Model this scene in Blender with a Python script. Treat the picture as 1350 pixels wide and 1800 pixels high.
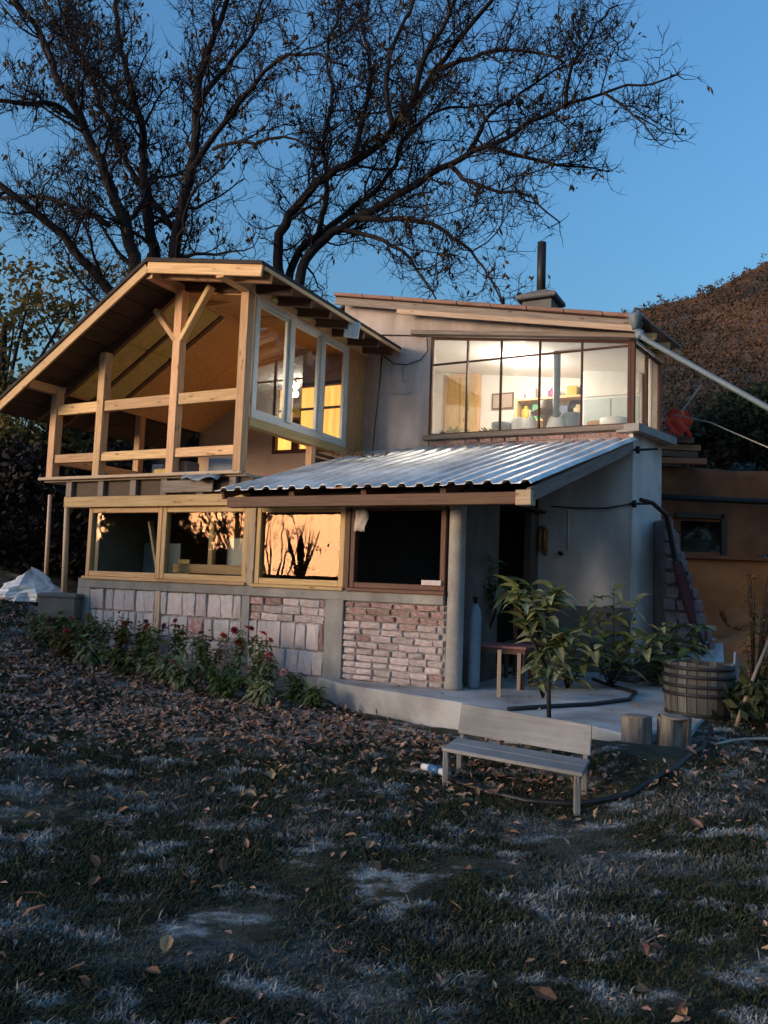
import bpy, math, random
import numpy as np
from mathutils import Vector, Matrix, noise as mnoise

random.seed(7)
np.random.seed(7)
scene = bpy.context.scene
for o in list(bpy.data.objects):
    bpy.data.objects.remove(o)
COL = scene.collection

# ------------------------------------------------------------------ camera
EYE = 1.2
PITCH = math.atan(120 / 1400)
ROLL = math.radians(2.1)
cam_data = bpy.data.cameras.new('camera')
cam = bpy.data.objects.new('camera', cam_data)
COL.objects.link(cam)
cam_data.sensor_fit = 'VERTICAL'
cam_data.sensor_height = 36.0
cam_data.lens = 36.0 * 1400 / 1800
cam_data.clip_start = 0.05
cam_data.clip_end = 2000
_F = Vector((0, math.cos(PITCH), math.sin(PITCH)))
_U = Vector((0, -math.sin(PITCH), math.cos(PITCH)))
_R = Vector((1, 0, 0))
R_ = _R * math.cos(ROLL) + _U * math.sin(ROLL)
U_ = -_R * math.sin(ROLL) + _U * math.cos(ROLL)
m3 = Matrix((R_, U_, -_F)).transposed()
cam.matrix_world = Matrix.Translation((0, 0, EYE)) @ m3.to_4x4()
scene.camera = cam

# ------------------------------------------------------------------ sky, afterglow sun, exposure
SUN_AZ = math.radians(202)          # towards the sunset, low, behind and left of the camera
SUN_EL = math.radians(5)
world = bpy.data.worlds.new('World')
scene.world = world
world.use_nodes = True
wn = world.node_tree
bg = wn.nodes['Background']
sky = wn.nodes.new('ShaderNodeTexSky')
sky.sky_type = 'NISHITA'
sky.sun_disc = False
sky.sun_elevation = SUN_EL
sky.sun_rotation = math.radians(90) - SUN_AZ
sky.ozone_density = 4.8
sky.air_density = 1.6
sky.dust_density = 5.0
wn.links.new(sky.outputs[0], bg.inputs[0])
bg.inputs[1].default_value = 0.05
sun_data = bpy.data.lights.new('sun', 'SUN')
sun_data.energy = 0.30
sun_data.angle = math.radians(22)
sun_data.color = (1.0, 0.79, 0.60)
sun = bpy.data.objects.new('sun', sun_data)
COL.objects.link(sun)
_sd = Vector((math.cos(SUN_AZ) * math.cos(SUN_EL), math.sin(SUN_AZ) * math.cos(SUN_EL), math.sin(SUN_EL)))
sun.rotation_euler = _sd.to_track_quat('Z', 'Y').to_euler()
scene.view_settings.view_transform = 'Standard'
scene.view_settings.look = 'None'
scene.view_settings.exposure = 3.74
scene.view_settings.gamma = 1.0
scene.cycles.max_bounces = 8
scene.cycles.transparent_max_bounces = 16
scene.cycles.use_denoising = True

# ------------------------------------------------------------------ house frame (u along the front, v into the house)
TH = math.atan(0.52)
HO = Vector((0.8269, 9.0824, 0.0))
EU = Vector((math.cos(TH), -math.sin(TH), 0))
EV = Vector((math.sin(TH), math.cos(TH), 0))


def W(u, v, z=0.0):
    return HO + EU * u + EV * v + Vector((0, 0, z))


# ------------------------------------------------------------------ materials
MATS = {}


def mat(name, c1, c2=None, rough=0.8, scale=6.0, bump=0.0, bscale=None, stretch=(1, 1, 1), coord='Object', rnd=0.0,
        metal=0.0, c3=None, s3=1.2, t3=0.55, spec=0.4, detail=6.0, transl=0.0, w3=0.12, st3=None):
    if name in MATS:
        return MATS[name]
    m = bpy.data.materials.new(name)
    m.use_nodes = True
    nt = m.node_tree
    b = nt.nodes['Principled BSDF']
    b.inputs['Roughness'].default_value = rough
    b.inputs['Metallic'].default_value = metal
    b.inputs['Specular IOR Level'].default_value = spec
    c2 = c2 or tuple(x * 0.6 for x in c1)
    tc = nt.nodes.new('ShaderNodeTexCoord')
    mp = nt.nodes.new('ShaderNodeMapping')
    mp.inputs['Scale'].default_value = stretch
    nt.links.new(tc.outputs[coord], mp.inputs[0])
    info = nt.nodes.new('ShaderNodeObjectInfo')
    add = nt.nodes.new('ShaderNodeVectorMath')
    add.operation = 'MULTIPLY_ADD'
    nt.links.new(info.outputs['Random'], add.inputs[0])
    add.inputs[1].default_value = (37, 19, 53)
    nt.links.new(mp.outputs[0], add.inputs[2])
    n = nt.nodes.new('ShaderNodeTexNoise')
    n.inputs['Scale'].default_value = scale
    n.inputs['Detail'].default_value = detail
    n.inputs['Roughness'].default_value = 0.62
    nt.links.new(add.outputs[0], n.inputs['Vector'])
    cr = nt.nodes.new('ShaderNodeValToRGB')
    cr.color_ramp.elements[0].position = 0.32
    cr.color_ramp.elements[1].position = 0.68
    cr.color_ramp.elements[0].color = (*c2, 1)
    cr.color_ramp.elements[1].color = (*c1, 1)
    nt.links.new(n.outputs['Fac'], cr.inputs[0])
    col = cr.outputs[0]
    if c3:
        n3 = nt.nodes.new('ShaderNodeTexNoise')
        n3.inputs['Scale'].default_value = s3
        n3.inputs['Detail'].default_value = 5
        mp3 = nt.nodes.new('ShaderNodeMapping')
        mp3.inputs['Scale'].default_value = st3 or (1, 1, 1)
        nt.links.new(tc.outputs[coord if coord != 'UV' else 'Object'], mp3.inputs[0])
        nt.links.new(mp3.outputs[0], n3.inputs['Vector'])
        r3 = nt.nodes.new('ShaderNodeMapRange')
        r3.inputs['From Min'].default_value = t3 - w3
        r3.inputs['From Max'].default_value = t3 + w3
        nt.links.new(n3.outputs['Fac'], r3.inputs['Value'])
        mx = nt.nodes.new('ShaderNodeMix')
        mx.data_type = 'RGBA'
        nt.links.new(r3.outputs[0], mx.inputs['Factor'])
        nt.links.new(col, mx.inputs['A'])
        mx.inputs['B'].default_value = (*c3, 1)
        col = mx.outputs['Result']
    if rnd:
        mr = nt.nodes.new('ShaderNodeMapRange')
        mr.inputs['To Min'].default_value = 1 - rnd
        mr.inputs['To Max'].default_value = 1 + rnd
        nt.links.new(info.outputs['Random'], mr.inputs['Value'])
        hs = nt.nodes.new('ShaderNodeHueSaturation')
        nt.links.new(mr.outputs[0], hs.inputs['Value'])
        mr2 = nt.nodes.new('ShaderNodeMapRange')
        mr2.inputs['To Min'].default_value = 0.5 - rnd * 0.05
        mr2.inputs['To Max'].default_value = 0.5 + rnd * 0.05
        fr = nt.nodes.new('ShaderNodeMath')
        fr.operation = 'FRACT'
        m7 = nt.nodes.new('ShaderNodeMath')
        m7.operation = 'MULTIPLY'
        m7.inputs[1].default_value = 7.3
        nt.links.new(info.outputs['Random'], m7.inputs[0])
        nt.links.new(m7.outputs[0], fr.inputs[0])
        nt.links.new(fr.outputs[0], mr2.inputs['Value'])
        nt.links.new(mr2.outputs[0], hs.inputs['Hue'])
        nt.links.new(col, hs.inputs['Color'])
        col = hs.outputs[0]
    nt.links.new(col, b.inputs['Base Color'])
    if bump:
        nb = nt.nodes.new('ShaderNodeTexNoise')
        nb.inputs['Scale'].default_value = bscale or scale * 3
        nb.inputs['Detail'].default_value = 6
        nt.links.new(add.outputs[0], nb.inputs['Vector'])
        bp = nt.nodes.new('ShaderNodeBump')
        bp.inputs['Strength'].default_value = bump
        bp.inputs['Distance'].default_value = 0.02
        nt.links.new(nb.outputs['Fac'], bp.inputs['Height'])
        nt.links.new(bp.outputs[0], b.inputs['Normal'])
    if transl:
        out = nt.nodes['Material Output']
        tr = nt.nodes.new('ShaderNodeBsdfTranslucent')
        nt.links.new(col, tr.inputs['Color'])
        ms = nt.nodes.new('ShaderNodeMixShader')
        ms.inputs[0].default_value = transl
        nt.links.new(b.outputs[0], ms.inputs[1])
        nt.links.new(tr.outputs[0], ms.inputs[2])
        nt.links.new(ms.outputs[0], out.inputs[0])
    MATS[name] = m
    return m


def wood(name, c1, c2, rnd=0.12, rough=0.65, knots=True, c3=None):
    """grain along the UV's first axis"""
    if name in MATS:
        return MATS[name]
    m = mat(name, c1, c2, rough=rough, scale=1.0, stretch=(2.2, 42, 1), coord='UV', rnd=rnd, bump=0.25, bscale=3, c3=c3, s3=1.4)
    if knots:
        nt = m.node_tree
        b = nt.nodes['Principled BSDF']
        tc = nt.nodes.new('ShaderNodeTexCoord')
        mp = nt.nodes.new('ShaderNodeMapping')
        mp.inputs['Scale'].default_value = (2.6, 9, 1)
        nt.links.new(tc.outputs['UV'], mp.inputs[0])
        vo = nt.nodes.new('ShaderNodeTexVoronoi')
        vo.inputs['Scale'].default_value = 1.0
        nt.links.new(mp.outputs[0], vo.inputs['Vector'])
        r = nt.nodes.new('ShaderNodeMapRange')
        r.inputs['From Min'].default_value = 0.05
        r.inputs['From Max'].default_value = 0.16
        r.inputs['To Min'].default_value = 0.75
        r.inputs['To Max'].default_value = 0.0
        nt.links.new(vo.outputs['Distance'], r.inputs['Value'])
        mx = nt.nodes.new('ShaderNodeMix')
        mx.data_type = 'RGBA'
        old = b.inputs['Base Color'].links[0].from_socket
        nt.links.new(r.outputs[0], mx.inputs['Factor'])
        nt.links.new(old, mx.inputs['A'])
        mx.inputs['B'].default_value = (c2[0] * 0.25, c2[1] * 0.2, c2[2] * 0.2, 1)
        nt.links.new(mx.outputs['Result'], b.inputs['Base Color'])
    return m


def glass(name, refl, tint=(1, 1, 1), rough=0.0, wav=0.0, rtint=(1, 1, 1)):
    m = bpy.data.materials.new(name)
    m.use_nodes = True
    nt = m.node_tree
    nt.nodes.remove(nt.nodes['Principled BSDF'])
    out = nt.nodes['Material Output']
    t = nt.nodes.new('ShaderNodeBsdfTransparent')
    t.inputs[0].default_value = (*tint, 1)
    g = nt.nodes.new('ShaderNodeBsdfGlossy')
    g.inputs['Roughness'].default_value = rough
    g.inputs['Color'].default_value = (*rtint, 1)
    fr = nt.nodes.new('ShaderNodeFresnel')
    geo = nt.nodes.new('ShaderNodeNewGeometry')          # the node inverts the IOR on back faces: undo that, a thin pane has none
    io = nt.nodes.new('ShaderNodeMapRange')
    io.inputs['To Min'].default_value = 1.5
    io.inputs['To Max'].default_value = 1 / 1.5
    nt.links.new(geo.outputs['Backfacing'], io.inputs['Value'])
    nt.links.new(io.outputs[0], fr.inputs['IOR'])
    ad = nt.nodes.new('ShaderNodeMath')
    ad.operation = 'MULTIPLY_ADD'
    nt.links.new(fr.outputs[0], ad.inputs[0])
    ad.inputs[1].default_value = 1.0
    ad.inputs[2].default_value = refl
    ad.use_clamp = True
    if wav:
        tc = nt.nodes.new('ShaderNodeTexCoord')
        n = nt.nodes.new('ShaderNodeTexNoise')
        n.inputs['Scale'].default_value = 2.0
        n.inputs['Detail'].default_value = 1
        nt.links.new(tc.outputs['Object'], n.inputs['Vector'])
        bp = nt.nodes.new('ShaderNodeBump')
        bp.inputs['Strength'].default_value = wav
        bp.inputs['Distance'].default_value = 0.05
        nt.links.new(n.outputs['Fac'], bp.inputs['Height'])
        nt.links.new(bp.outputs[0], g.inputs['Normal'])
    ms = nt.nodes.new('ShaderNodeMixShader')
    nt.links.new(ad.outputs[0], ms.inputs[0])
    nt.links.new(t.outputs[0], ms.inputs[1])
    nt.links.new(g.outputs[0], ms.inputs[2])
    nt.links.new(ms.outputs[0], out.inputs[0])
    MATS[name] = m
    return m


def emit(name, col, strength, var=0.0):
    m = bpy.data.materials.new(name)
    m.use_nodes = True
    nt = m.node_tree
    b = nt.nodes['Principled BSDF']
    b.inputs['Base Color'].default_value = (*col, 1)
    b.inputs['Emission Color'].default_value = (*col, 1)
    b.inputs['Emission Strength'].default_value = strength
    if var:
        tc = nt.nodes.new('ShaderNodeTexCoord')
        mp = nt.nodes.new('ShaderNodeMapping')
        mp.inputs['Scale'].default_value = (7, 1, 0.6)
        nt.links.new(tc.outputs['Object'], mp.inputs[0])
        n = nt.nodes.new('ShaderNodeTexNoise')
        n.inputs['Scale'].default_value = 2.0
        nt.links.new(mp.outputs[0], n.inputs['Vector'])
        r = nt.nodes.new('ShaderNodeMapRange')
        r.inputs['From Min'].default_value = 0.3
        r.inputs['From Max'].default_value = 0.7
        r.inputs['To Min'].default_value = strength * (1 - var)
        r.inputs['To Max'].default_value = strength * (1 + var)
        nt.links.new(n.outputs['Fac'], r.inputs['Value'])
        nt.links.new(r.outputs[0], b.inputs['Emission Strength'])
    MATS[name] = m
    return m


M_pine = wood('new_pine', (0.76, 0.50, 0.26), (0.50, 0.28, 0.12), rnd=0.26)
M_pine_grey = wood('pale_pine', (0.60, 0.45, 0.32), (0.38, 0.26, 0.17), rnd=0.2)
M_yellow_wood = wood('varnished_pine', (0.66, 0.45, 0.20), (0.46, 0.28, 0.10))
M_orange_wood = wood('orange_board', (0.56, 0.29, 0.13), (0.38, 0.17, 0.065))
M_dark_wood = wood('dark_wood', (0.09, 0.055, 0.035), (0.04, 0.024, 0.016), knots=False)
M_brown_wood = wood('brown_wood', (0.17, 0.085, 0.05), (0.09, 0.045, 0.028), knots=False)
M_old_wood = wood('weathered_wood', (0.30, 0.24, 0.20), (0.16, 0.12, 0.10))
M_frame_brown = wood('window_frame_brown', (0.10, 0.035, 0.022), (0.06, 0.02, 0.013), knots=False)
M_osb = mat('osb', (0.74, 0.44, 0.18), (0.56, 0.29, 0.10), rough=0.75, scale=14, stretch=(1, 1, 2.2), bump=0.3, c3=(0.64, 0.35, 0.13), s3=3)
M_insul = mat('insulation', (0.66, 0.54, 0.20), (0.50, 0.39, 0.12), rough=0.95, scale=9, bump=0.8, bscale=25)
M_plaster = mat('grey_plaster', (0.56, 0.49, 0.465), (0.45, 0.385, 0.37), rough=0.9, scale=2.5, bump=0.5, bscale=40, c3=(0.30, 0.25, 0.235), s3=2.2, t3=0.60, st3=(1.6, 1, 0.35), w3=0.18)
M_plaster_pale = mat('pale_plaster', (0.74, 0.68, 0.64), (0.62, 0.56, 0.53), rough=0.9, scale=2.0, bump=0.5, bscale=40, c3=(0.30, 0.27, 0.26), s3=1.5, t3=0.60, st3=(1.3, 1, 0.5), w3=0.2)
M_plaster_pink = mat('pink_plaster', (0.50, 0.38, 0.31), (0.40, 0.29, 0.23), rough=0.9, scale=2.5, bump=0.4, bscale=30)
M_plinth = mat('dark_plinth', (0.17, 0.17, 0.17), (0.11, 0.11, 0.11), rough=0.85, scale=3, bump=0.5, bscale=30)
M_concrete = mat('concrete', (0.40, 0.38, 0.35), (0.29, 0.27, 0.25), rough=0.9, scale=4, bump=0.5, bscale=45, c3=(0.20, 0.185, 0.17), s3=1.8, t3=0.58, st3=(1.5, 1, 0.4), w3=0.18)
M_mortar = mat('mortar', (0.50, 0.47, 0.47), (0.28, 0.25, 0.25), rough=0.95, scale=9, bump=0.7, bscale=50, c3=(0.15, 0.13, 0.13), s3=2.2, t3=0.62)
M_brick = mat('limewashed_brick', (0.70, 0.53, 0.50), (0.55, 0.375, 0.345), rough=0.95, scale=9, bump=0.6, bscale=40, rnd=0.22, c3=(0.70, 0.66, 0.65), s3=3.2, t3=0.49)
M_brick_red = mat('reddish_brick', (0.47, 0.26, 0.22), (0.34, 0.175, 0.15), rough=0.95, scale=9, bump=0.6, bscale=40, rnd=0.25, c3=(0.55, 0.46, 0.45), s3=4, t3=0.55)
M_block = mat('limewashed_block', (0.72, 0.60, 0.57), (0.58, 0.44, 0.41), rough=0.95, scale=7, bump=0.6, bscale=40, rnd=0.16, c3=(0.66, 0.63, 0.62), s3=2.0, t3=0.5)
M_tin = mat('corrugated_tin', (0.86, 0.86, 0.84), (0.70, 0.70, 0.69), rough=0.48, metal=0.35, scale=3, bump=0.15, bscale=20, c3=(0.40, 0.38, 0.36), s3=1.6, t3=0.60, w3=0.2)
M_pvc = mat('white_frame', (0.70, 0.68, 0.61), (0.60, 0.58, 0.52), rough=0.4, scale=4)
M_tile = mat('roof_edge_board', (0.34, 0.20, 0.155), (0.20, 0.11, 0.085), rough=0.85, scale=5, stretch=(.4, 3, 3), bump=0.4, rnd=0.12)
M_felt = mat('dark_roofing', (0.055, 0.04, 0.035), (0.03, 0.023, 0.02), rough=0.9, scale=6, bump=0.4)
M_cream = mat('cream_wall', (0.82, 0.78, 0.73), (0.78, 0.73, 0.68), rough=0.9, scale=1.5, bump=0.1)
M_inside = mat('inside_wall', (0.34, 0.31, 0.26), (0.24, 0.21, 0.17), rough=0.9, scale=3)
M_porch_dark = mat('dark_brown_render', (0.15, 0.105, 0.085), (0.085, 0.06, 0.05), rough=0.95, scale=3, bump=.4)  # darker brown tone of the porch side walls
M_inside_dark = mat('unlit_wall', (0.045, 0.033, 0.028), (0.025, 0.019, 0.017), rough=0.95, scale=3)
M_iron = mat('dark_iron', (0.035, 0.035, 0.038), (0.02, 0.02, 0.022), rough=0.55, metal=0.4, scale=8)
M_steel = mat('blue_grey_steel', (0.15, 0.20, 0.235), (0.10, 0.135, 0.16), rough=0.6, metal=0.1, scale=6)
M_white = mat('white_paint', (0.78, 0.77, 0.74), (0.70, 0.69, 0.66), rough=0.5, scale=5)
M_blue_grey = mat('blue_grey_paint', (0.20, 0.27, 0.33), (0.14, 0.19, 0.24), rough=0.5, scale=5)
M_bench = wood('grey_bench_board', (0.29, 0.295, 0.295), (0.20, 0.20, 0.20), knots=False, rnd=0.1, c3=(0.14, 0.14, 0.14))
M_bark = mat('bark', (0.046, 0.039, 0.040), (0.020, 0.017, 0.019), rough=0.95, spec=0.1, scale=6, stretch=(1, 1, 0.35), bump=1.0, bscale=16)
M_twig = mat('twig', (0.028, 0.022, 0.024), (0.016, 0.013, 0.015), rough=0.95, spec=0.1, scale=5)
M_dry_leaf = mat('dry_leaf', (0.34, 0.215, 0.125), (0.20, 0.115, 0.065), rough=0.85, scale=3.5, rnd=0.5, transl=0.3, detail=3)
M_litter = mat('leaf_litter', (0.38, 0.22, 0.16), (0.16, 0.085, 0.065), rough=0.9, scale=5.5, detail=8, c3=(0.46, 0.31, 0.21), s3=9, t3=0.58)
M_tree_leaf = mat('autumn_leaf', (0.11, 0.075, 0.035), (0.035, 0.028, 0.016), rough=0.85, scale=1.5, transl=0.35)
M_leaf = mat('green_leaf', (0.19, 0.22, 0.075), (0.09, 0.125, 0.042), rough=0.85, spec=0.15, scale=4, rnd=0.35, transl=0.3)
M_leaf_pale = mat('pale_green_leaf', (0.34, 0.35, 0.19), (0.18, 0.20, 0.10), rough=0.85, spec=0.15, scale=4, rnd=0.35, transl=0.3)
M_bush = mat('dark_bush_leaf', (0.055, 0.07, 0.028), (0.022, 0.028, 0.012), rough=0.8, scale=1.2, transl=0.25)
M_bush2 = mat('autumn_bush_leaf', (0.24, 0.17, 0.05), (0.07, 0.075, 0.025), rough=0.8, scale=0.9, transl=0.3)
M_thicket = mat('thicket_leaf', (0.03, 0.022, 0.018), (0.012, 0.010, 0.008), rough=0.9, scale=1.5)
M_red = mat('red_petal', (0.50, 0.045, 0.03), (0.32, 0.02, 0.02), rough=0.6, scale=20, rnd=0.25)
M_purple = mat('purple_petal', (0.20, 0.025, 0.05), (0.12, 0.012, 0.03), rough=0.6, scale=20, rnd=0.2)
M_pink = mat('pink_petal', (0.50, 0.20, 0.19), (0.36, 0.12, 0.12), rough=0.6, scale=20, rnd=0.2)
M_magenta = mat('magenta_petal', (0.33, 0.03, 0.11), (0.2, 0.015, 0.06), rough=0.6, scale=20, rnd=0.2)
M_seed = mat('seed_head', (0.045, 0.02, 0.022), (0.02, 0.01, 0.012), rough=0.9, scale=20)
M_clay_glow = mat('glow_tinted_clay', (0.54, 0.19, 0.065), (0.38, 0.12, 0.04), rough=0.95, scale=2.2, bump=0.6, bscale=18, c3=(0.34, 0.11, 0.036), s3=1.6, t3=0.56)  # warm lamp glow over the yard is put into this orange colour
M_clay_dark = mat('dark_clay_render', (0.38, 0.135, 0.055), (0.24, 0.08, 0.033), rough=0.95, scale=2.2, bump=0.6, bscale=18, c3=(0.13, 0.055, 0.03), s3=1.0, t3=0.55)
M_stone = mat('rubble_stone', (0.24, 0.205, 0.22), (0.15, 0.125, 0.135), rough=0.95, scale=5, bump=0.7, bscale=22, rnd=0.2)
M_barrel = wood('barrel_stave', (0.125, 0.12, 0.112), (0.055, 0.052, 0.048), knots=False, rnd=0.4)
M_stump = mat('stump_bark', (0.30, 0.265, 0.23), (0.055, 0.045, 0.038), rough=0.95, scale=14, stretch=(1, 1, 0.18), bump=0.9, bscale=14)
M_cut = mat('cut_wood', (0.25, 0.20, 0.16), (0.15, 0.115, 0.09), rough=0.9, scale=10)
M_hose = mat('black_hose', (0.018, 0.02, 0.022), (0.012, 0.013, 0.015), rough=0.45, scale=6)
M_blue = mat('blue_plastic', (0.05, 0.16, 0.34), (0.04, 0.12, 0.26), rough=0.4, scale=6)
M_rope = mat('pale_rope', (0.42, 0.38, 0.32), (0.30, 0.27, 0.22), rough=0.9, scale=30)
M_tarp = mat('white_tarp', (0.66, 0.70, 0.72), (0.52, 0.56, 0.60), rough=0.45, scale=3, bump=0.4, bscale=9)
M_red_cloth = mat('red_cloth', (0.85, 0.09, 0.04), (0.65, 0.05, 0.025), rough=0.7, scale=6)
M_maroon = mat('maroon_cloth', (0.085, 0.028, 0.036), (0.05, 0.016, 0.022), rough=0.8, scale=6)
M_brass = mat('brass_tube', (0.50, 0.28, 0.08), (0.34, 0.18, 0.05), rough=0.45, metal=0.5, scale=10)
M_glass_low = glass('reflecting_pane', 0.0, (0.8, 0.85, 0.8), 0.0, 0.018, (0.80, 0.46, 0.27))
M_glass = glass('clear_pane', 0.0, (0.97, 0.98, 0.97))
M_glass_sash = glass('sash_pane', 0.02, (0.93, 0.95, 0.94))
M_lit = emit('lit_curtain', (1.0, 0.45, 0.10), 0.15, 0.25)
M_bulb = emit('lamp_bulb', (1.0, 0.88, 0.70), 8.0)


# ------------------------------------------------------------------ mesh building
class MB:
    def __init__(self):
        self.v, self.f, self.uv, self.sm = [], [], [], []

    def face(self, idx, uv=None, smooth=False):
        self.f.append(tuple(idx))
        self.uv.append(uv or [(0, 0)] * len(idx))
        self.sm.append(smooth)

    def beam(self, p0, p1, w, h, up=(0, 0, 1), w1=None, h1=None):
        """square timber from p0 to p1, w across, h along up"""
        p0, p1, up = Vector(p0), Vector(p1), Vector(up)
        a = (p1 - p0)
        L = a.length
        a.normalize()
        s = a.cross(up)
        if s.length < 1e-4:
            s = a.cross(Vector((0, 1, 0)))
        s.normalize()
        t = s.cross(a).normalized()
        w1 = w if w1 is None else w1
        h1 = h if h1 is None else h1
        b = len(self.v)
        for p, ww, hh in ((p0, w, h), (p1, w1, h1)):
            for i, j in ((-1, -1), (1, -1), (1, 1), (-1, 1)):
                self.v.append(p + s * (i * ww / 2) + t * (j * hh / 2))
        r0, r1 = random.uniform(0, 9), random.uniform(0, 9)
        per = [0, w, w + h, 2 * w + h, 2 * w + 2 * h]
        for k in range(4):
            k2 = (k + 1) % 4
            self.face((b + k, b + k2, b + 4 + k2, b + 4 + k),
                      [(r0, r1 + per[k]), (r0, r1 + per[k + 1]), (r0 + L, r1 + per[k + 1]), (r0 + L, r1 + per[k])])
        self.face((b + 3, b + 2, b + 1, b), [(r0 + x * .1, r1 + y) for x, y in ((0, 0), (0, w), (h, w), (h, 0))])
        self.face((b + 4, b + 5, b + 6, b + 7), [(r0 + x * .1, r1 + y) for x, y in ((0, 0), (0, w), (h, w), (h, 0))])
        return self

    def box(self, x0, x1, y0, y1, z0, z1):
        d = (x1 - x0, y1 - y0, z1 - z0)
        cx, cy, cz = (x0 + x1) / 2, (y0 + y1) / 2, (z0 + z1) / 2
        if d[0] >= d[1] and d[0] >= d[2]:
            return self.beam((x0, cy, cz), (x1, cy, cz), d[1], d[2])
        if d[1] >= d[2]:
            return self.beam((cx, y0, cz), (cx, y1, cz), d[0], d[2])
        return self.beam((cx, cy, z0), (cx, cy, z1), d[0], d[1], up=(0, 1, 0))

    def prism(self, poly, ext):
        """polygon (list of 3-D points) pushed along ext"""
        n = len(poly)
        ext = Vector(ext)
        b = len(self.v)
        P = [Vector(p) for p in poly]
        nrm = sum(((P[i] - P[0]).cross(P[i + 1] - P[0]) for i in range(1, n - 1)), Vector())
        if nrm.dot(ext) > 0:
            P.reverse()
        self.v += P + [p + ext for p in P]
        uvp = [((p - P[0]).length, p.z) for p in P]
        self.face(range(b, b + n), uvp)
        self.face(range(b + 2 * n - 1, b + n - 1, -1), uvp[::-1])
        L = ext.length
        for i in range(n):
            j = (i + 1) % n
            d = (P[j] - P[i]).length
            uv = [(0, 0), (0, L), (d, L), (d, 0)]
            self.face((b + i, b + n + i, b + n + j, b + j), uv)
        return self

    def tube(self, pts, radii, n=6, caps=True, smooth=True):
        pts = [Vector(p) for p in pts]
        if not hasattr(radii, '__len__'):
            radii = [radii] * len(pts)
        b = len(self.v)
        prev = None
        for i, p in enumerate(pts):
            a = (pts[min(i + 1, len(pts) - 1)] - pts[max(i - 1, 0)])
            if a.length < 1e-7:
                a = Vector((0, 0, 1))
            a.normalize()
            if prev is None:
                s = a.cross(Vector((0.31, 0.17, 0.93)))
                if s.length < 1e-3:
                    s = a.cross(Vector((1, 0, 0)))
            else:
                s = prev - a * prev.dot(a)
            s.normalize()
            prev = s
            t = a.cross(s)
            for k in range(n):
                an = 2 * math.pi * k / n
                self.v.append(p + (s * math.cos(an) + t * math.sin(an)) * radii[i])
        for i in range(len(pts) - 1):
            for k in range(n):
                k2 = (k + 1) % n
                self.face((b + i * n + k, b + i * n + k2, b + (i + 1) * n + k2, b + (i + 1) * n + k), None, smooth)
        if caps:
            self.face(range(b + n - 1, b - 1, -1))
            e = b + (len(pts) - 1) * n
            self.face(range(e, e + n))
        return self

    def lathe(self, prof, n=16, c=(0, 0, 0), smooth=True, wob=0.0):
        c = Vector(c)
        b = len(self.v)
        ph = [1 + random.uniform(-wob, wob) for _ in range(n)]
        for r, z in prof:
            for k in range(n):
                an = 2 * math.pi * k / n
                self.v.append(c + Vector((math.cos(an) * r * ph[k], math.sin(an) * r * ph[k], z)))
        for i in range(len(prof) - 1):
            for k in range(n):
                k2 = (k + 1) % n
                self.face((b + i * n + k, b + i * n + k2, b + (i + 1) * n + k2, b + (i + 1) * n + k), None, smooth)
        self.face(range(b + n - 1, b - 1, -1))
        e = b + (len(prof) - 1) * n
        self.face(range(e, e + n))
        return self

    def leaf(self, p, d, nrm, L, wd, droop=0.3, seg=3):
        """one leaf: a folded, drooping blade"""
        p, d, nrm = Vector(p), Vector(d).normalized(), Vector(nrm)
        s = d.cross(nrm)
        if s.length < 1e-3:
            s = d.cross(Vector((1, 0, 0.2)))
        s.normalize()
        nn = s.cross(d).normalized()
        b = len(self.v)
        prof = [0.25, 1.0, 0.8, 0.05] if seg == 3 else [0.3, 1.0, 0.1]
        for i in range(seg + 1):
            t = i / seg
            c = p + d * (L * t) - Vector((0, 0, 1)) * (droop * L * t * t)
            w = wd * prof[i] / 2
            self.v += [c - s * w + nn * w * 0.35, c - nn * w * 0.1, c + s * w + nn * w * 0.35]
        for i in range(seg):
            a = b + i * 3
            self.face((a, a + 1, a + 4, a + 3))
            self.face((a + 1, a + 2, a + 5, a + 4))
        return self

    def build(self, name, material, parent=None, loc=None, smooth=None, bevel=0.0):
        me = bpy.data.meshes.new(name)
        off = Vector(loc) if loc is not None else Vector()
        me.from_pydata([tuple(Vector(v) - off) for v in self.v], [], self.f)
        uvl = me.uv_layers.new(name='UVMap')
        flat = []
        for u in self.uv:
            for a in u:
                flat += [a[0], a[1]]
        uvl.data.foreach_set('uv', flat)
        me.polygons.foreach_set('use_smooth', self.sm if smooth is None else [smooth] * len(self.f))
        me.materials.append(material)
        o = bpy.data.objects.new(name, me)
        COL.objects.link(o)
        if parent is not None:
            o.parent = parent
        if loc is not None:
            o.location = off
        if bevel:
            bm = o.modifiers.new('bevel', 'BEVEL')
            bm.width = bevel
            bm.segments = 1
            bm.limit_method = 'ANGLE'
        return o


def np_mesh(name, verts, faces, material, parent=None, loc=None):
    """verts (n,3), faces (m,k) arrays"""
    verts = np.asarray(verts, np.float32)
    if loc is not None:
        verts = verts - np.array(loc, np.float32)
    faces = np.asarray(faces, np.int32)
    me = bpy.data.meshes.new(name)
    k = faces.shape[1]
    me.vertices.add(len(verts))
    me.vertices.foreach_set('co', verts.ravel())
    me.loops.add(faces.size)
    me.loops.foreach_set('vertex_index', faces.ravel())
    me.polygons.add(len(faces))
    me.polygons.foreach_set('loop_start', np.arange(0, faces.size, k, dtype=np.int32))
    me.update(calc_edges=True)
    me.materials.append(material)
    o = bpy.data.objects.new(name, me)
    COL.objects.link(o)
    if parent is not None:
        o.parent = parent
    if loc is not None:
        o.location = loc
    return o


def empty(name, loc=(0, 0, 0), rotz=0.0):
    o = bpy.data.objects.new(name, None)
    o.empty_display_size = 0.1
    COL.objects.link(o)
    o.location = loc
    o.rotation_euler = (0, 0, rotz)
    return o


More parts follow.
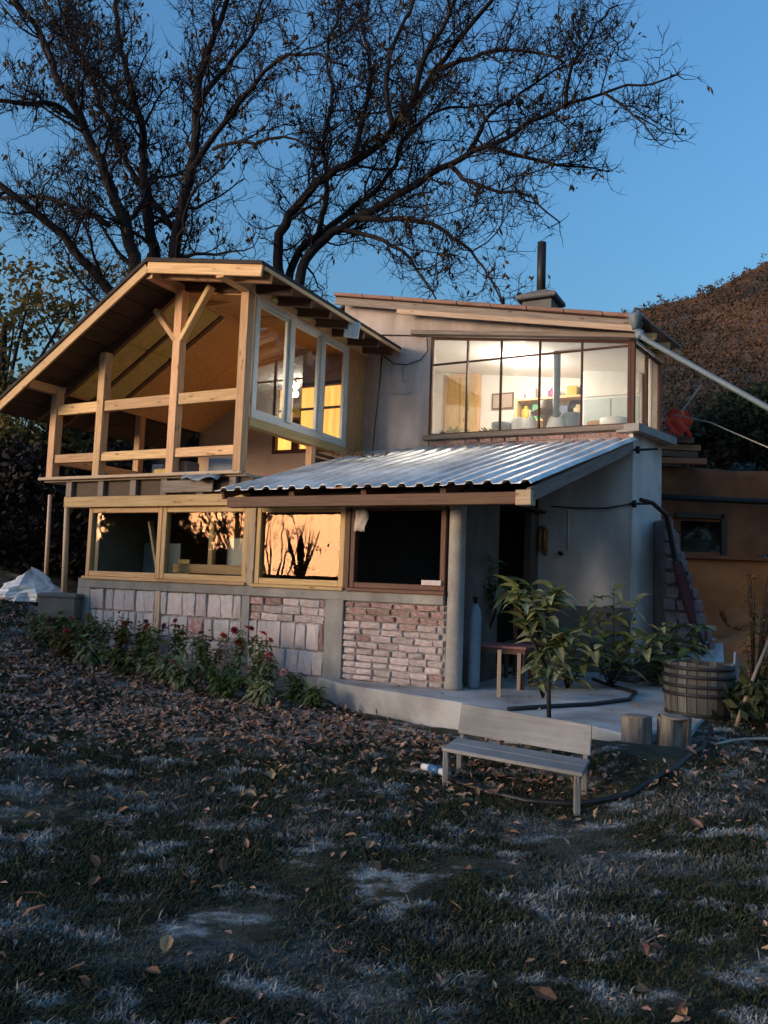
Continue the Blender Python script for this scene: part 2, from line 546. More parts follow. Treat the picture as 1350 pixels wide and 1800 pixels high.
def tag(o, label=None, cat=None, group=None, kind=None):
    if label:
        o['label'] = label
    if cat:
        o['category'] = cat
    if group:
        o['group'] = group
    if kind:
        o['kind'] = kind
    return o


def copy_tree(o, parent=None):
    c = o.copy()
    COL.objects.link(c)
    c.parent = parent
    for ch in list(o.children):
        copy_tree(ch, c)
    return c


# ------------------------------------------------------------------ ground
GP = np.array([
    (0, 0, -.42), (0, 3, -.42), (-3, 2, -.42), (3, 2, -.42), (-2, 5, -.38), (1, 5, -.36), (1, 6.0, -.33), (3, 5, -.3),
    (-2.7, 7.5, -.3), (-4.8, 7.5, -.2), (-.2, 9.0, -.28), (.7, 8.2, -.3), (-1.0, 9.6, -.22), (-2.6, 10.3, -.1), (-4.0, 11.1, .06), (-4.7, 11.4, .2),
    (-4.9, 12, .42), (-5.7, 13, .7), (-7.6, 16, 1.3), (-5, 18, 2.2), (-12, 14, 1.2), (-9, 9, .1), (-14, 6, -.3),
    (-20, 0, -.7), (0, -15, -.9), (12, -5, -.3), (2.2, 6.5, -.06), (3.2, 8, -.02), (3.6, 6.6, -.12), (4.2, 8, -.06), (3.0, 9.5, -.06),
    (4.3, 11, .15), (4.9, 12.4, .40), (6, 12.3, .7), (7.5, 12, .8), (8, 8, .3), (6, 13.9, 1.55), (6, 15.6, 3.35), (8, 18, 4.2),
    (8, 13.9, 1.55), (8, 15.6, 3.35), (5.2, 14.2, 1.6), (-1, 11.5, -.25), (1.5, 11.5, -.3), (-3, 13, -.2), (0, 13.5, -.2), (2.5, 12, -.2), (3.6, 13, .1), (0, 20, 2.6), (-10, 25, 4), (0, 30, 5),
    (15, 20, 7), (20, 30, 11), (-30, -20, -1.2), (30, -30, -1), (-40, 20, 1.0), (0, -60, -2), (-80, -20, -2), (80, -20, 0), (0, 120, 12), (-100, 100, 6)], float)


def ground_z(x, y):
    x = np.asarray(x, float)
    y = np.asarray(y, float)
    num = np.zeros(np.shape(x))
    den = np.zeros(np.shape(x))
    for px, py, pz in GP:
        w = 1.0 / ((x - px) ** 2 + (y - py) ** 2 + 0.12) ** 1.7
        num += w * pz
        den += w
    return num / den


def gz(x, y):
    return float(ground_z(np.array([x]), np.array([y]))[0])


def axis(lo, hi, a, b, fine, grow):
    """grid lines: step fine inside a..b, growing outwards"""
    xs = list(np.arange(a, b + 1e-6, fine))
    st, x = fine, a
    while x > lo:
        st *= grow
        x -= st
        xs.insert(0, x)
    st, x = fine, b
    while x < hi:
        st *= grow
        x += st
        xs.append(x)
    return np.array(xs)


gx = axis(-320, 320, -7, 7, 0.10, 1.13)
gy = axis(-320, 320, 1.5, 14, 0.10, 1.13)
XX, YY = np.meshgrid(gx, gy)
ZZ = ground_z(XX, YY)
rel = np.zeros_like(ZZ)
for i in range(ZZ.shape[0]):
    for j in range(ZZ.shape[1]):
        if abs(XX[i, j]) < 12 and -2 < YY[i, j] < 18:
            rel[i, j] = 0.035 * mnoise.noise((XX[i, j] * 1.7, YY[i, j] * 1.7, 0.3)) + 0.014 * mnoise.noise((XX[i, j] * 6, YY[i, j] * 6, 2.3))
ZZ = ZZ + rel
nx, ny = len(gx), len(gy)
idx = np.arange(nx * ny).reshape(ny, nx)
GF = np.stack([idx[:-1, :-1], idx[:-1, 1:], idx[1:, 1:], idx[1:, :-1]], -1).reshape(-1, 4)


def lawn_mat(name, green1, green2, frost, litter=None, rough=0.95):
    """turf colours with pale dry patches: shared by the soil below and the blades on it"""
    m = bpy.data.materials.new(name)
    m.use_nodes = True
    nt = m.node_tree
    b = nt.nodes['Principled BSDF']
    b.inputs['Roughness'].default_value = rough
    b.inputs['Specular IOR Level'].default_value = 0.2
    tc = nt.nodes.new('ShaderNodeTexCoord')

    def nz(scale, detail, stretch=(1, 1, 1), off=0):
        mp = nt.nodes.new('ShaderNodeMapping')
        mp.inputs['Scale'].default_value = stretch
        mp.inputs['Location'].default_value = (off, off, 0)
        nt.links.new(tc.outputs['Object'], mp.inputs[0])
        n = nt.nodes.new('ShaderNodeTexNoise')
        n.inputs['Scale'].default_value = scale
        n.inputs['Detail'].default_value = detail
        n.inputs['Roughness'].default_value = 0.65
        nt.links.new(mp.outputs[0], n.inputs['Vector'])
        return n.outputs['Fac']

    def rng(s, a, c):
        r = nt.nodes.new('ShaderNodeMapRange')
        r.interpolation_type = 'SMOOTHSTEP'
        r.inputs['From Min'].default_value = a
        r.inputs['From Max'].default_value = c
        nt.links.new(s, r.inputs['Value'])
        return r.outputs[0]

    def mix(f, a, bb):
        x = nt.nodes.new('ShaderNodeMix')
        x.data_type = 'RGBA'
        nt.links.new(f, x.inputs['Factor'])
        for s, val in (('A', a), ('B', bb)):
            if isinstance(val, tuple):
                x.inputs[s].default_value = (*val, 1)
            else:
                nt.links.new(val, x.inputs[s])
        return x.outputs['Result']

    c = mix(rng(nz(5, 6), 0.35, 0.65), green2, green1)
    c = mix(rng(nz(3.0, 10, (0.8, 1.4, 1), 3.1), 0.515, 0.65), c, frost)
    c = mix(rng(nz(0.8, 4, (1, 1.6, 1), 23), 0.50, 0.75), c, tuple(.38 * k + .02 for k in frost))
    if litter:
        c = mix(rng(nz(2.5, 8, (1, 1, 1), 9), 0.62, 0.74), c, litter)
    nt.links.new(c, b.inputs['Base Color'])
    bp = nt.nodes.new('ShaderNodeBump')
    bp.inputs['Strength'].default_value = 0.8
    bp.inputs['Distance'].default_value = 0.03
    nt.links.new(nz(40, 5), bp.inputs['Height'])
    nt.links.new(bp.outputs[0], b.inputs['Normal'])
    MATS[name] = m
    return m


M_soil = lawn_mat('turf_soil', (0.064, 0.062, 0.040), (0.034, 0.035, 0.024), (0.34, 0.35, 0.345), (0.14, 0.085, 0.06))
M_grass = lawn_mat('grass_blade', (0.068, 0.071, 0.037), (0.034, 0.039, 0.021), (0.40, 0.415, 0.41))
ground = np_mesh('ground', np.stack([XX, YY, ZZ], -1).reshape(-1, 3), GF, M_soil)
ground.data.polygons.foreach_set('use_smooth', [True] * len(ground.data.polygons))
tag(ground, 'uneven dark lawn rising to the left and behind the house', kind='structure')

# hillside beyond the yard on the right
RID = [(-1.2, .12), (-.6, .16), (-.2, .20), (.05, .24), (.20, .315), (.25, .342), (.295, .366), (.34, .384), (.376, .393), (.411, .403), (.432, .418), (.4785, .444), (.56, .50), (.8, .58), (1.6, .62)]
ra = np.array([r[0] for r in RID])
rz = np.array([r[1] for r in RID])
AA = np.linspace(-1.2, 1.6, 170)
TT = np.concatenate([np.linspace(0, 1, 46), np.linspace(1.04, 1.5, 8)])
hv, ha = [], []
for t in TT:
    for a in AA:
        y = 17 + 53 * t
        rid = np.interp(a, ra, rz)
        base = 0.235
        tt = min(t, 1)
        k = base + (rid - base) * tt ** 0.75 if rid > base else rid * (0.6 + 0.4 * tt)
        z = y * k - 0.15
        if t > 1:
            z = 70 * rid - (t - 1) * 40
        x = a * y
        z += 0.8 * tt * mnoise.fractal((x * .13, y * .13, 1.1), 1.0, 2.0, 4) * min(1, t * 6) * (0.5 if t > .9 else 1)
        hv.append((x, y, z + 1.2 * (1 - min(1, t * 8)) * -1))
na = len(AA)
hid = np.arange(len(TT) * na).reshape(len(TT), na)
HF = np.stack([hid[:-1, :-1], hid[:-1, 1:], hid[1:, 1:], hid[1:, :-1]], -1).reshape(-1, 4)
M_hill = mat('autumn_hillside', (0.15, 0.075, 0.038), (0.065, 0.040, 0.026), rough=0.95, scale=0.32, bump=1.0, bscale=1.6, c3=(0.035, 0.03, 0.024), s3=0.11, t3=0.50, detail=8)
hill = np_mesh('hill', hv, HF, M_hill)
hill.data.polygons.foreach_set('use_smooth', [True] * len(hill.data.polygons))
tag(hill, 'steep brown autumn hillside rising behind the house on the right', kind='structure')
hv = np.array(hv)
LIMBS_LEFT = [
  ([(-4.29, 16.0, 2.41), (-4.42, 16.01, 3.69), (-4.51, 15.97, 4.85), (-4.63, 16.02, 5.93)], 0.42, 0.34),
  ([(-4.63, 16.0, 5.44), (-5.15, 15.77, 7.01), (-5.32, 15.63, 7.79), (-5.77, 15.71, 8.88), (-6.34, 15.44, 10.11), (-6.86, 15.31, 10.97), (-7.3, 15.37, 11.91), (-7.76, 15.12, 12.56), (-8.24, 15.08, 13.06)], 0.2, 0.06),
  ([(-4.58, 16.0, 5.68), (-4.99, 16.18, 7.66), (-5.18, 16.2, 8.66), (-5.42, 16.46, 9.79), (-5.65, 16.66, 10.99), (-6.04, 16.72, 12.13), (-6.35, 16.92, 13.19), (-6.58, 17.04, 14.5)], 0.18, 0.06),
  ([(-4.54, 16.0, 5.68), (-4.5, 15.95, 7.71), (-4.36, 15.79, 8.74), (-4.14, 15.61, 9.74), (-4.11, 15.43, 10.73), (-4.02, 15.52, 11.77), (-3.67, 15.31, 12.5), (-3.52, 15.25, 13.2)], 0.2, 0.06),
  ([(-4.2, 15.6, 9.37), (-3.75, 15.38, 9.87), (-3.2, 15.17, 10.6), (-2.65, 14.77, 10.96), (-2.19, 14.61, 11.24), (-1.55, 14.25, 11.02), (-1.0, 14.1, 10.75)], 0.1, 0.025),
  ([(-3.66, 15.2, 9.63), (-3.32, 14.9, 9.59), (-2.73, 14.71, 9.53), (-2.16, 14.53, 9.53), (-1.5, 14.51, 9.32)], 0.06, 0.02),
  ([(-4.58, 16.0, 5.32), (-5.68, 15.86, 6.79), (-6.22, 15.62, 7.39), (-6.66, 15.5, 7.86), (-7.12, 15.31, 8.22), (-7.63, 15.13, 8.58), (-8.22, 15.02, 8.91)], 0.17, 0.08),
  ([(-5.67, 16.7, 11.14), (-6.9, 17.23, 12.44), (-7.91, 17.61, 13.63), (-8.76, 18.1, 15.04)], 0.08, 0.04),
  ([(-4.61, 16.0, 8.34), (-5.44, 16.45, 9.4), (-6.08, 16.71, 10.41), (-6.67, 16.92, 11.64), (-7.4, 17.42, 13.03), (-8.03, 17.78, 14.32), (-8.43, 18.1, 15.27)], 0.11, 0.04),
  ([(-6.36, 15.5, 10.14), (-6.9, 15.22, 10.43), (-7.31, 14.76, 10.17), (-7.87, 14.58, 10.08)], 0.09, 0.05),
  ([(-5.87, 15.8, 8.26), (-6.81, 16.32, 8.84), (-7.92, 16.83, 9.3), (-9.18, 17.58, 9.56)], 0.09, 0.04),
  ([(-4.07, 15.3, 10.53), (-3.7, 15.7, 11.54), (-3.28, 16.37, 12.92), (-3.04, 16.78, 14.3)], 0.09, 0.04),
]
LIMBS_RIGHT = [
  ([(-1.91, 16.4, 2.54), (-2.06, 16.35, 4.19), (-2.19, 16.46, 5.66), (-2.28, 16.49, 6.65)], 0.36, 0.3),
  ([(-2.27, 16.4, 6.37), (-2.42, 16.3, 8.06), (-2.29, 16.04, 8.5), (-1.8, 16.07, 9.28), (-1.26, 15.85, 9.62), (-0.63, 15.86, 10.04), (-0.11, 15.75, 10.53), (0.28, 15.51, 10.89), (0.72, 15.5, 11.64), (1.09, 15.21, 12.06), (1.62, 15.03, 12.61), (1.95, 15.02, 13.29)], 0.15, 0.05),
  ([(0.27, 15.4, 10.82), (0.4, 15.18, 11.35), (0.54, 15.08, 11.77), (0.94, 14.98, 12.55), (1.07, 14.72, 13.01)], 0.1, 0.04),
  ([(-2.24, 16.4, 6.38), (-2.15, 16.62, 7.89), (-1.63, 16.62, 8.58), (-0.93, 16.91, 9.35), (-0.39, 17.03, 9.89), (-0.03, 17.04, 10.43), (0.2, 17.19, 11.26), (0.77, 17.34, 11.85), (1.3, 17.5, 12.1), (2.12, 17.62, 12.31)], 0.13, 0.025),
  ([(-2.21, 16.4, 6.32), (-1.81, 16.28, 7.89), (-1.12, 16.21, 8.57), (-0.52, 15.95, 8.81), (0.05, 15.78, 9.08), (0.85, 15.7, 9.62), (1.52, 15.44, 9.92), (2.18, 15.3, 10.17), (2.86, 15.31, 10.63), (3.48, 15.06, 10.79), (4.23, 14.91, 11.02), (4.92, 14.63, 10.98), (5.36, 14.58, 11.16)], 0.15, 0.018),
  ([(1.08, 15.6, 9.7), (1.52, 15.32, 9.18), (2.09, 15.31, 9.04), (2.64, 15.15, 8.87), (2.92, 14.85, 8.44), (3.2, 14.83, 8.24)], 0.07, 0.015),
  ([(-0.76, 16.0, 8.69), (0.07, 15.74, 8.56), (0.75, 15.36, 8.35), (1.2, 15.15, 7.94), (1.63, 14.86, 7.43), (1.82, 14.39, 6.86), (2.03, 14.09, 6.33)], 0.09, 0.015),
  ([(-1.12, 16.2, 8.54), (-0.63, 16.07, 8.37), (-0.03, 15.66, 8.0), (0.33, 15.47, 7.63), (0.62, 15.26, 7.15), (0.84, 14.96, 6.59)], 0.08, 0.02),
  ([(0.76, 15.2, 11.47), (1.42, 14.96, 11.59), (2.06, 14.77, 11.67), (2.6, 14.62, 11.47), (3.15, 14.35, 11.15)], 0.08, 0.02),
  ([(1.73, 15.3, 9.98), (2.33, 15.49, 9.93), (3.02, 15.44, 9.74), (3.77, 15.69, 9.82), (4.38, 15.86, 9.84)], 0.07, 0.015),
  ([(3.3, 15.0, 10.69), (3.36, 15.06, 11.38), (3.81, 15.32, 12.31), (3.98, 15.31, 12.68), (4.41, 15.42, 13.17)], 0.06, 0.02),
  ([(3.98, 14.8, 10.86), (4.41, 14.75, 10.52), (4.67, 14.5, 10.09), (4.89, 14.46, 9.71)], 0.04, 0.015),
  ([(-0.92, 16.0, 9.9), (-0.75, 16.46, 11.25), (-0.67, 16.74, 12.48), (-0.87, 17.21, 13.89), (-0.72, 17.42, 15.04)], 0.09, 0.04),
  ([(-0.11, 15.6, 10.44), (-0.27, 15.99, 11.61), (-0.19, 16.39, 12.79), (0.16, 16.64, 13.78), (0.33, 16.93, 14.76)], 0.09, 0.04),
  ([(-1.61, 16.4, 8.48), (-1.5, 16.67, 9.66), (-1.62, 16.86, 10.8), (-1.51, 17.27, 12.13), (-1.72, 17.55, 13.41), (-1.44, 17.66, 14.63), (-1.62, 17.95, 15.42)], 0.09, 0.03),
  ([(1.51, 15.4, 9.94), (1.87, 15.63, 10.84), (2.48, 15.87, 11.39), (3.08, 15.96, 11.98), (3.71, 16.11, 12.35)], 0.07, 0.02),
]
# ------------------------------------------------------------------ the house (local axes u, v, z)
house = empty('house', HO, -TH)
tag(house, 'two-storey village house with timber balcony, lit glazed room and tin porch roof', 'house')


def part(name, mb, m, parent=house, bevel=0.0, label=None):
    o = mb.build(name, m, parent, bevel=bevel)
    if label:
        o['label'] = label
    return o


def boxpart(name, m, x0, x1, y0, y1, z0, z1, parent=house, bevel=0.006, label=None):
    return part(name, MB().box(x0, x1, y0, y1, z0, z1), m, parent, bevel, label)


VR = 3.3                                    # rear wall of balcony and porch = front wall of the upper room


def zroof(u):
    return 3.66 + (5.46 - 3.66) / 2.95 * (u + 7.35) if u < -4.4 else 5.46 - 0.33 / 1.9 * (u + 4.4)


def zright(u):
    return 6.12 - 0.2 * (u + 3.59)


# --- lower storey: concrete frame, brick infill
boxpart('plinth_beam', M_concrete, -5.97, 0.0, -0.03, 0.22, -0.55, -0.01)
boxpart('sill_band', M_concrete, -5.97, -0.12, -0.02, 0.22, 0.94, 1.07)
boxpart('pillar', M_concrete, -5.98, -5.72, -0.015, 0.22, -0.01, 0.94)
boxpart('pillar', M_concrete, -1.69, -1.43, -0.022, 0.22, -0.01, 0.94)
boxpart('pillar', M_concrete, -2.965, -2.84, -0.012, 0.20, -0.01, 0.94)
boxpart('stud', M_pine_grey, -4.455, -4.36, -0.02, 0.12, -0.01, 0.94)
part('column', MB().lathe([(.108, 0), (.108, .05), (.098, .08), (.095, 2.03), (.102, 2.06), (.102, 2.1)], 20, (0.0, 0.06, 0)), M_concrete)

brick_mesh = []
for k in range(5):
    b = MB()
    jx = [random.uniform(-.05, .05) for _ in range(12)]
    pts = [(-.5, -.5), (.5, -.5), (.5, .5), (-.5, .5)]
    n = 6
    rim, front = [], []
    for i in range(12):
        a = i / 12 * 4
        e = int(a)
        t = a - e
        p, q = pts[e], pts[(e + 1) % 4]
        x, y = p[0] + (q[0] - p[0]) * t, p[1] + (q[1] - p[1]) * t
        s = 1 + jx[i]
        rim.append((x * s, y * s))
    for (x, y) in rim:
        b.v.append(Vector((x, 0.5, y)))
    for (x, y) in rim:
        b.v.append(Vector((x, -0.40, y)))
    for (x, y) in rim:
        b.v.append(Vector((x * .955, -0.5 + random.uniform(-.13, .10), y * .93)))
    for r_ in range(2):
        for i in range(12):
            j = (i + 1) % 12
            b.face((r_ * 12 + i, r_ * 12 + j, (r_ + 1) * 12 + j, (r_ + 1) * 12 + i))
    b.face(range(24, 36))
    o = b.build('brick', M_brick)
    brick_mesh.append(o.data)
    bpy.data.objects.remove(o)
red_mesh = []
block_mesh = []
for me in brick_mesh:
    c = me.copy()
    c.materials[0] = M_brick_red
    red_mesh.append(c)
    c = me.copy()
    c.materials[0] = M_block
    block_mesh.append(c)


def brick(parent, u, z, w, h, meshes, name='brick', dep=0.10, v0=0.0):
    o = bpy.data.objects.new(name, random.choice(meshes))
    COL.objects.link(o)
    o.parent = parent
    o.location = (u, v0 + dep / 2 + random.uniform(-.012, .014), z + random.uniform(-.1, .1) * h * .12)
    o.scale = (w, dep, h)
    o.rotation_euler = (random.uniform(-.03, .03), random.uniform(-.035, .035), random.uniform(-.02, .02))
    return o


def infill(u0, u1):
    return boxpart('brick_panel', M_mortar, u0, u1, 0.035, 0.2, -0.01, 0.94, bevel=0)


def rows(parent, u0, u1, z0, courses, wmean, meshes, gap=0.012, name='brick', jit=.18):
    z = z0
    for h in courses:
        u = u0 + random.uniform(-wmean * .5, 0)
        while u < u1 - .02:
            w = wmean * random.uniform(1 - jit, 1 + jit)
            a, c = max(u, u0), min(u + w, u1)
            if c - a > 0.05:
                brick(parent, (a + c) / 2, z + h / 2, c - a - gap * random.uniform(.6, 1.4), h - gap * random.uniform(.5, 1.3), meshes if random.random() > .12 else red_mesh, name)
            u += w
        z += h


p1 = infill(-5.72, -4.455)
rows(p1, -5.72, -4.47, 0.0, [.30, .33, .31], .23, block_mesh, .022, 'block', .36)
p2_ = infill(-4.36, -2.965)
rows(p2_, -4.35, -2.97, 0.0, [.32, .29, .33], .24, block_mesh, .022, 'block', .36)
p3 = infill(-2.84, -1.69)
rows(p3, -2.84, -1.70, 0.0, [.30, .33], .19, block_mesh, .016, 'block')
rows(p3, -2.84, -1.70, .635, [.095, .10, .10], .26, brick_mesh, .014)
p4 = infill(-1.43, -0.10)
rows(p4, -1.43, -0.11, 0.0, [.07, .08, .075, .08, .075, .08, .08, .075, .085], .255, brick_mesh, .016)
rows(p4, -1.43, -0.11, .70, [.08, .08, .07], .27, red_mesh, .014)

# --- window row of the lower storey
boxpart('lintel', M_pine, -6.33, -2.9, -0.07, 0.10, 2.115, 2.27, label='pale pine lintel beam over the two left panes')
boxpart('lintel', M_dark_wood, -2.9, 0.12, -0.03, 0.12, 2.10, 2.26)


def window(u0, u1, z0, z1, m, fw=.075, v=0.0, pane=M_glass_low, sill=True, dep=.10, label=None):
    f = MB()
    f.box(u0, u0 + fw, v, v + dep, z0, z1)
    f.box(u1 - fw, u1, v, v + dep, z0, z1)
    f.box(u0 + fw, u1 - fw, v + .004, v + dep - .004, z1 - fw, z1)
    f.box(u0 + fw, u1 - fw, v + .004, v + dep - .004, z0, z0 + fw)
    w = part('window', f, m, house, .006, label)
    if pane:
        q = MB()
        q.v += [Vector((a, v + dep * .55, c)) for a, c in ((u0 + fw - .01, z0 + fw - .01), (u1 - fw + .01, z0 + fw - .01), (u1 - fw + .01, z1 - fw + .01), (u0 + fw - .01, z1 - fw + .01))]
        q.face((0, 1, 2, 3))
        part('pane', q, pane, w)
    if sill:
        boxpart('sill', m, u0 - .02, u1 + .02, v - .05, v + .02, z0 - .045, z0 - .002, w)
    return w


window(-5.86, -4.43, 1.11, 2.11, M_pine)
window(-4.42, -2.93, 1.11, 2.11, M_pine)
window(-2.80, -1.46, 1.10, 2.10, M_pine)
w4 = window(-1.38, -0.12, 1.10, 2.10, M_brown_wood, fw=.065, pane=None, sill=True, label='unglazed opening looking into the dark porch room')
boxpart('stud', M_pine_grey, -2.93, -2.80, -.02, .12, 1.07, 2.11)
boxpart('stud', M_brown_wood, -1.46, -1.38, -.015, .12, 1.07, 2.10)
boxpart('brick', M_brick, -.40, -.15, -.03, .07, 1.16, 1.22, w4)

# --- lower room seen through the panes
boxpart('room_floor', M_inside, -5.95, 0, .22, VR, -.3, 0.0, bevel=0)
boxpart('left_wall', M_inside, -5.97, -5.85, .22, VR, -.3, 2.3, bevel=0)
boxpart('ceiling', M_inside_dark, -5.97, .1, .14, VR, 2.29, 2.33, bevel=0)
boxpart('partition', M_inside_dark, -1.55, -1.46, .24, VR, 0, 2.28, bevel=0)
boxpart('porch_side_wall', M_porch_dark, -0.10, 0.0, .22, 1.50, -.01, 2.28, bevel=0)
part('porch_side_wall', MB().box(-0.10, 0.0, 2.9, VR - .01, -.01, 2.28), M_porch_dark)
boxpart('stud', M_pine, -3.93, -3.85, .42, .50, 0, 2.28)
boxpart('stud', M_pine_grey, -3.12, -3.05, .5, .58, 0, 2.28)
boxpart('rail', M_pine, -4.45, -2.9, .30, .36, 1.20, 1.33)
boxpart('board', M_plaster_pale, -3.75, -3.22, .62, .66, .6, 1.72)
part('prop', MB().beam((-5.12, .5, 1.95), (-4.72, .4, .9), .07, .05), M_pine_grey, bevel=.005)
boxpart('board', M_yellow_wood, -4.72, -4.50, .7, .75, .6, 1.40)
boxpart('board', M_blue_grey, -5.7, -4.95, 1.0, 1.05, .4, 1.65)

# --- balcony deck and joists
boxpart('deck', M_pine_grey, -6.80, -2.98, -0.06, VR, 2.505, 2.545, bevel=0)
part('deck_edge', MB().box(-6.86, -3.02, -0.13, -0.062, 2.53, 2.575), M_pine_grey, bevel=.005)
for u in (-6.28, -5.62, -4.98, -4.40, -3.75, -3.2):
    boxpart('joist', M_old_wood, u - .06, u + .06, -0.04, VR - .05, 2.275, 2.50)
boxpart('joist_infill', M_dark_wood, -6.25, -2.9, .02, .05, 2.28, 2.50, bevel=0)
boxpart('board', M_old_wood, -4.38, -3.5, -.075, -.045, 2.30, 2.47, label='old board nailed across the joist ends')
# --- balcony posts, rails, braces
for u, zt in ((-6.70, 3.93), (-5.72, 4.44), (-4.30, 5.20), (-3.13, 5.02)):
    boxpart('post', M_pine, u - .068, u + .068, -0.068, 0.068, 2.576, zt)
for a, b in ((-6.632, -5.788), (-5.652, -4.368), (-4.232, -3.198)):
    boxpart('rail', M_pine, a, b, -.045, .035, 3.545, 3.705)
    boxpart('rail', M_pine, a, b, -.045, .035, 2.80, 2.93)
part('brace', MB().beam((-4.33, -.02, 4.47), (-4.76, -.02, 4.97), .075, .10, up=(0, 1, 0)), M_pine, bevel=.005)
part('brace', MB().beam((-4.25, -.02, 4.47), (-3.76, -.02, 5.20), .075, .10, up=(0, 1, 0)), M_pine, bevel=.005)
for v in (1.76, 3.44):
    boxpart('post', M_pine, -6.765, -6.635, v - .06, v + .06, 2.55, 3.92)
boxpart('plate', M_pine, -6.76, -6.64, .07, 3.5, 3.92, 4.03)
boxpart('rail', M_pine, -6.74, -6.66, .07, 1.69, 2.80, 2.92)
# --- balcony roof
part('purlin', MB().box(-6.77, -6.65, -.56, .07, 3.87, 4.0), M_pine, bevel=.005)
part('purlin', MB().box(-4.46, -4.34, -.56, 3.3, 5.20, 5.34), M_pine, bevel=.005)
part('purlin', MB().box(-3.20, -3.07, -.60, 3.3, 5.02, 5.15), M_pine, bevel=.005)
part('ceiling_batten', MB().box(-4.34, -3.2, .45, .53, 5.12, 5.17), M_yellow_wood)
for v in (0.12, .62, 1.12):
    m = MB()
    m.beam((-7.25, v, zroof(-7.25) - .135), (-4.44, v, zroof(-4.44) - .135), .06, .12)
    part('rafter', m, M_brown_wood)
for v in (-.35, 0.12, .62, 1.12, 1.62, 2.12, 2.62, 3.12):
    m = MB()
    m.beam((-4.36, v, zroof(-4.36) - .135), (-2.50, v, zroof(-2.50) - .135), .06, .12)
    part('rafter', m, M_brown_wood if v > 0 else M_pine, bevel=.004)
for a, b in ((.16, .58), (.66, 1.08)):
    m = MB()
    for u0, u1 in ((-6.62, -5.5), (-5.49, -4.5)):
        s = MB()
        s.beam((u0, (a + b) / 2, zroof(u0) - .14), (u1, (a + b) / 2, zroof(u1) - .14), b - a, .10)
        part('insulation_batt', s, M_insul, bevel=.02)
for k in range(2):
    a, b = 1.16 + k * 1.07, 1.16 + k * 1.07 + 1.06
    s = MB()
    s.beam((-6.64, (a + b) / 2, zroof(-6.64) - .205), (-4.44, (a + b) / 2, zroof(-4.44) - .205), b - a, .02)
    part('osb_panel', s, M_osb)
    s = MB()
    s.beam((-4.40, (a + b) / 2, zroof(-4.40) - .215), (-3.07, (a + b) / 2, zroof(-3.07) - .208), b - a, .02)
    part('osb_panel', s, M_osb)
s = MB()
s.beam((-4.40, .62, zroof(-4.40) - .215), (-3.2, .62, zroof(-3.2) - .208), 1.0, .02)
part('osb_panel', s, M_osb)
L0, L1 = -7.38, -4.405
nb = 11
for k in range(nb):
    ua, ub = L0 + (L1 - L0) * k / nb, L0 + (L1 - L0) * (k + 1) / nb - .012
    mid = (ua + ub) / 2
    m = MB()
    q = Vector((ub - ua, 0, zroof(ub) - zroof(ua)))
    m.beam((mid, -.58, zroof(mid) - .062), (mid, 3.38, zroof(mid) - .062), q.length, .022, up=Vector((-q.z, 0, q.x)))
    part('sheathing_board', m, M_dark_wood)
for k in range(6):
    ua = -4.40 + 1.96 * k / 6
    ub = ua + 1.96 / 6 - .012
    mid = (ua + ub) / 2
    m = MB()
    q = Vector((ub - ua, 0, zroof(ub) - zroof(ua)))
    m.beam((mid, -.58, zroof(mid) - .062), (mid, 3.38, zroof(mid) - .062), q.length, .022, up=Vector((-q.z, 0, q.x)))
    part('sheathing_board', m, M_brown_wood)
rc = MB()
rc.prism([(-7.44, -.64, zroof(-7.44) - .045), (-4.4, -.64, zroof(-4.4) - .045), (-2.44, -.64, zroof(-2.44) - .045),
          (-2.44, -.64, zroof(-2.44) + .005), (-4.4, -.64, zroof(-4.4) + .012), (-7.44, -.64, zroof(-7.44) + .005)], (0, 4.04, 0))
part('balcony_roof', rc, M_felt)
m = MB()
m.beam((-7.40, -.60, zroof(-7.40) - .115), (-4.40, -.60, zroof(-4.40) - .115), .035, .145)
part('barge_board', m, M_pine, bevel=.005)
m = MB()
m.beam((-4.395, -.60, zroof(-4.395) - .118), (-2.46, -.60, zroof(-2.46) - .118), .035, .15)
part('barge_board', m, M_pine, bevel=.005)
m = MB()
m.beam((-2.445, -.58, zroof(-2.45) - .075), (-2.445, 3.4, zroof(-2.45) - .075), .022, .05)
part('eave_board', m, M_pine, bevel=.004)
for k in range(4):
    a = .45 + k * .55
    part('insulation_batt', MB().box(-3.16, -3.05, a, a + .36 + .1 * (k % 2), 5.06, 5.14), M_insul, bevel=.02)
# --- white sash unit on the balcony's right side
f = MB()
u0, u1 = -3.175, -3.085
f.box(u0, u1, .14, .22, 3.33, 5.03)
f.box(u0, u1, 2.62, 2.70, 3.33, 5.03)
f.box(u0 + .004, u1 - .004, .22, 2.62, 4.95, 5.03)
f.box(u0 + .004, u1 - .004, .22, 2.62, 3.33, 3.42)
wsash = part('window', f, M_pvc, house, .008, 'white framed three-light window standing open to the balcony')
for v in (.98, 1.84):
    boxpart('mullion', M_pvc, u0 - .01, u1 + .012, v - .01, v + .11, 3.42, 4.95, wsash)
for a, b in ((.22, .97), (1.09, 1.83), (1.95, 2.62)):
    s = MB()
    s.box(-3.15, -3.10, a, a + .045, 3.42, 4.95)
    s.box(-3.15, -3.10, b - .045, b, 3.42, 4.95)
    s.box(-3.148, -3.102, a + .045, b - .045, 4.905, 4.95)
    s.box(-3.148, -3.102, a + .045, b - .045, 3.42, 3.465)
    sa = part('sash', s, M_pvc, wsash, .005)
    part('pane', MB().box(-3.127, -3.121, a + .04, b - .04, 3.46, 4.91), M_glass_sash, wsash)
boxpart('beam', M_yellow_wood, -3.20, -3.05, .07, 2.72, 3.20, 3.328)
boxpart('post', M_pine, -3.18, -3.07, 1.66, 1.77, 2.55, 3.20)
boxpart('wall_board', M_orange_wood, -3.17, -3.09, 2.72, 3.28, 2.55, 5.03, label='orange board closing the balcony beside the white window')
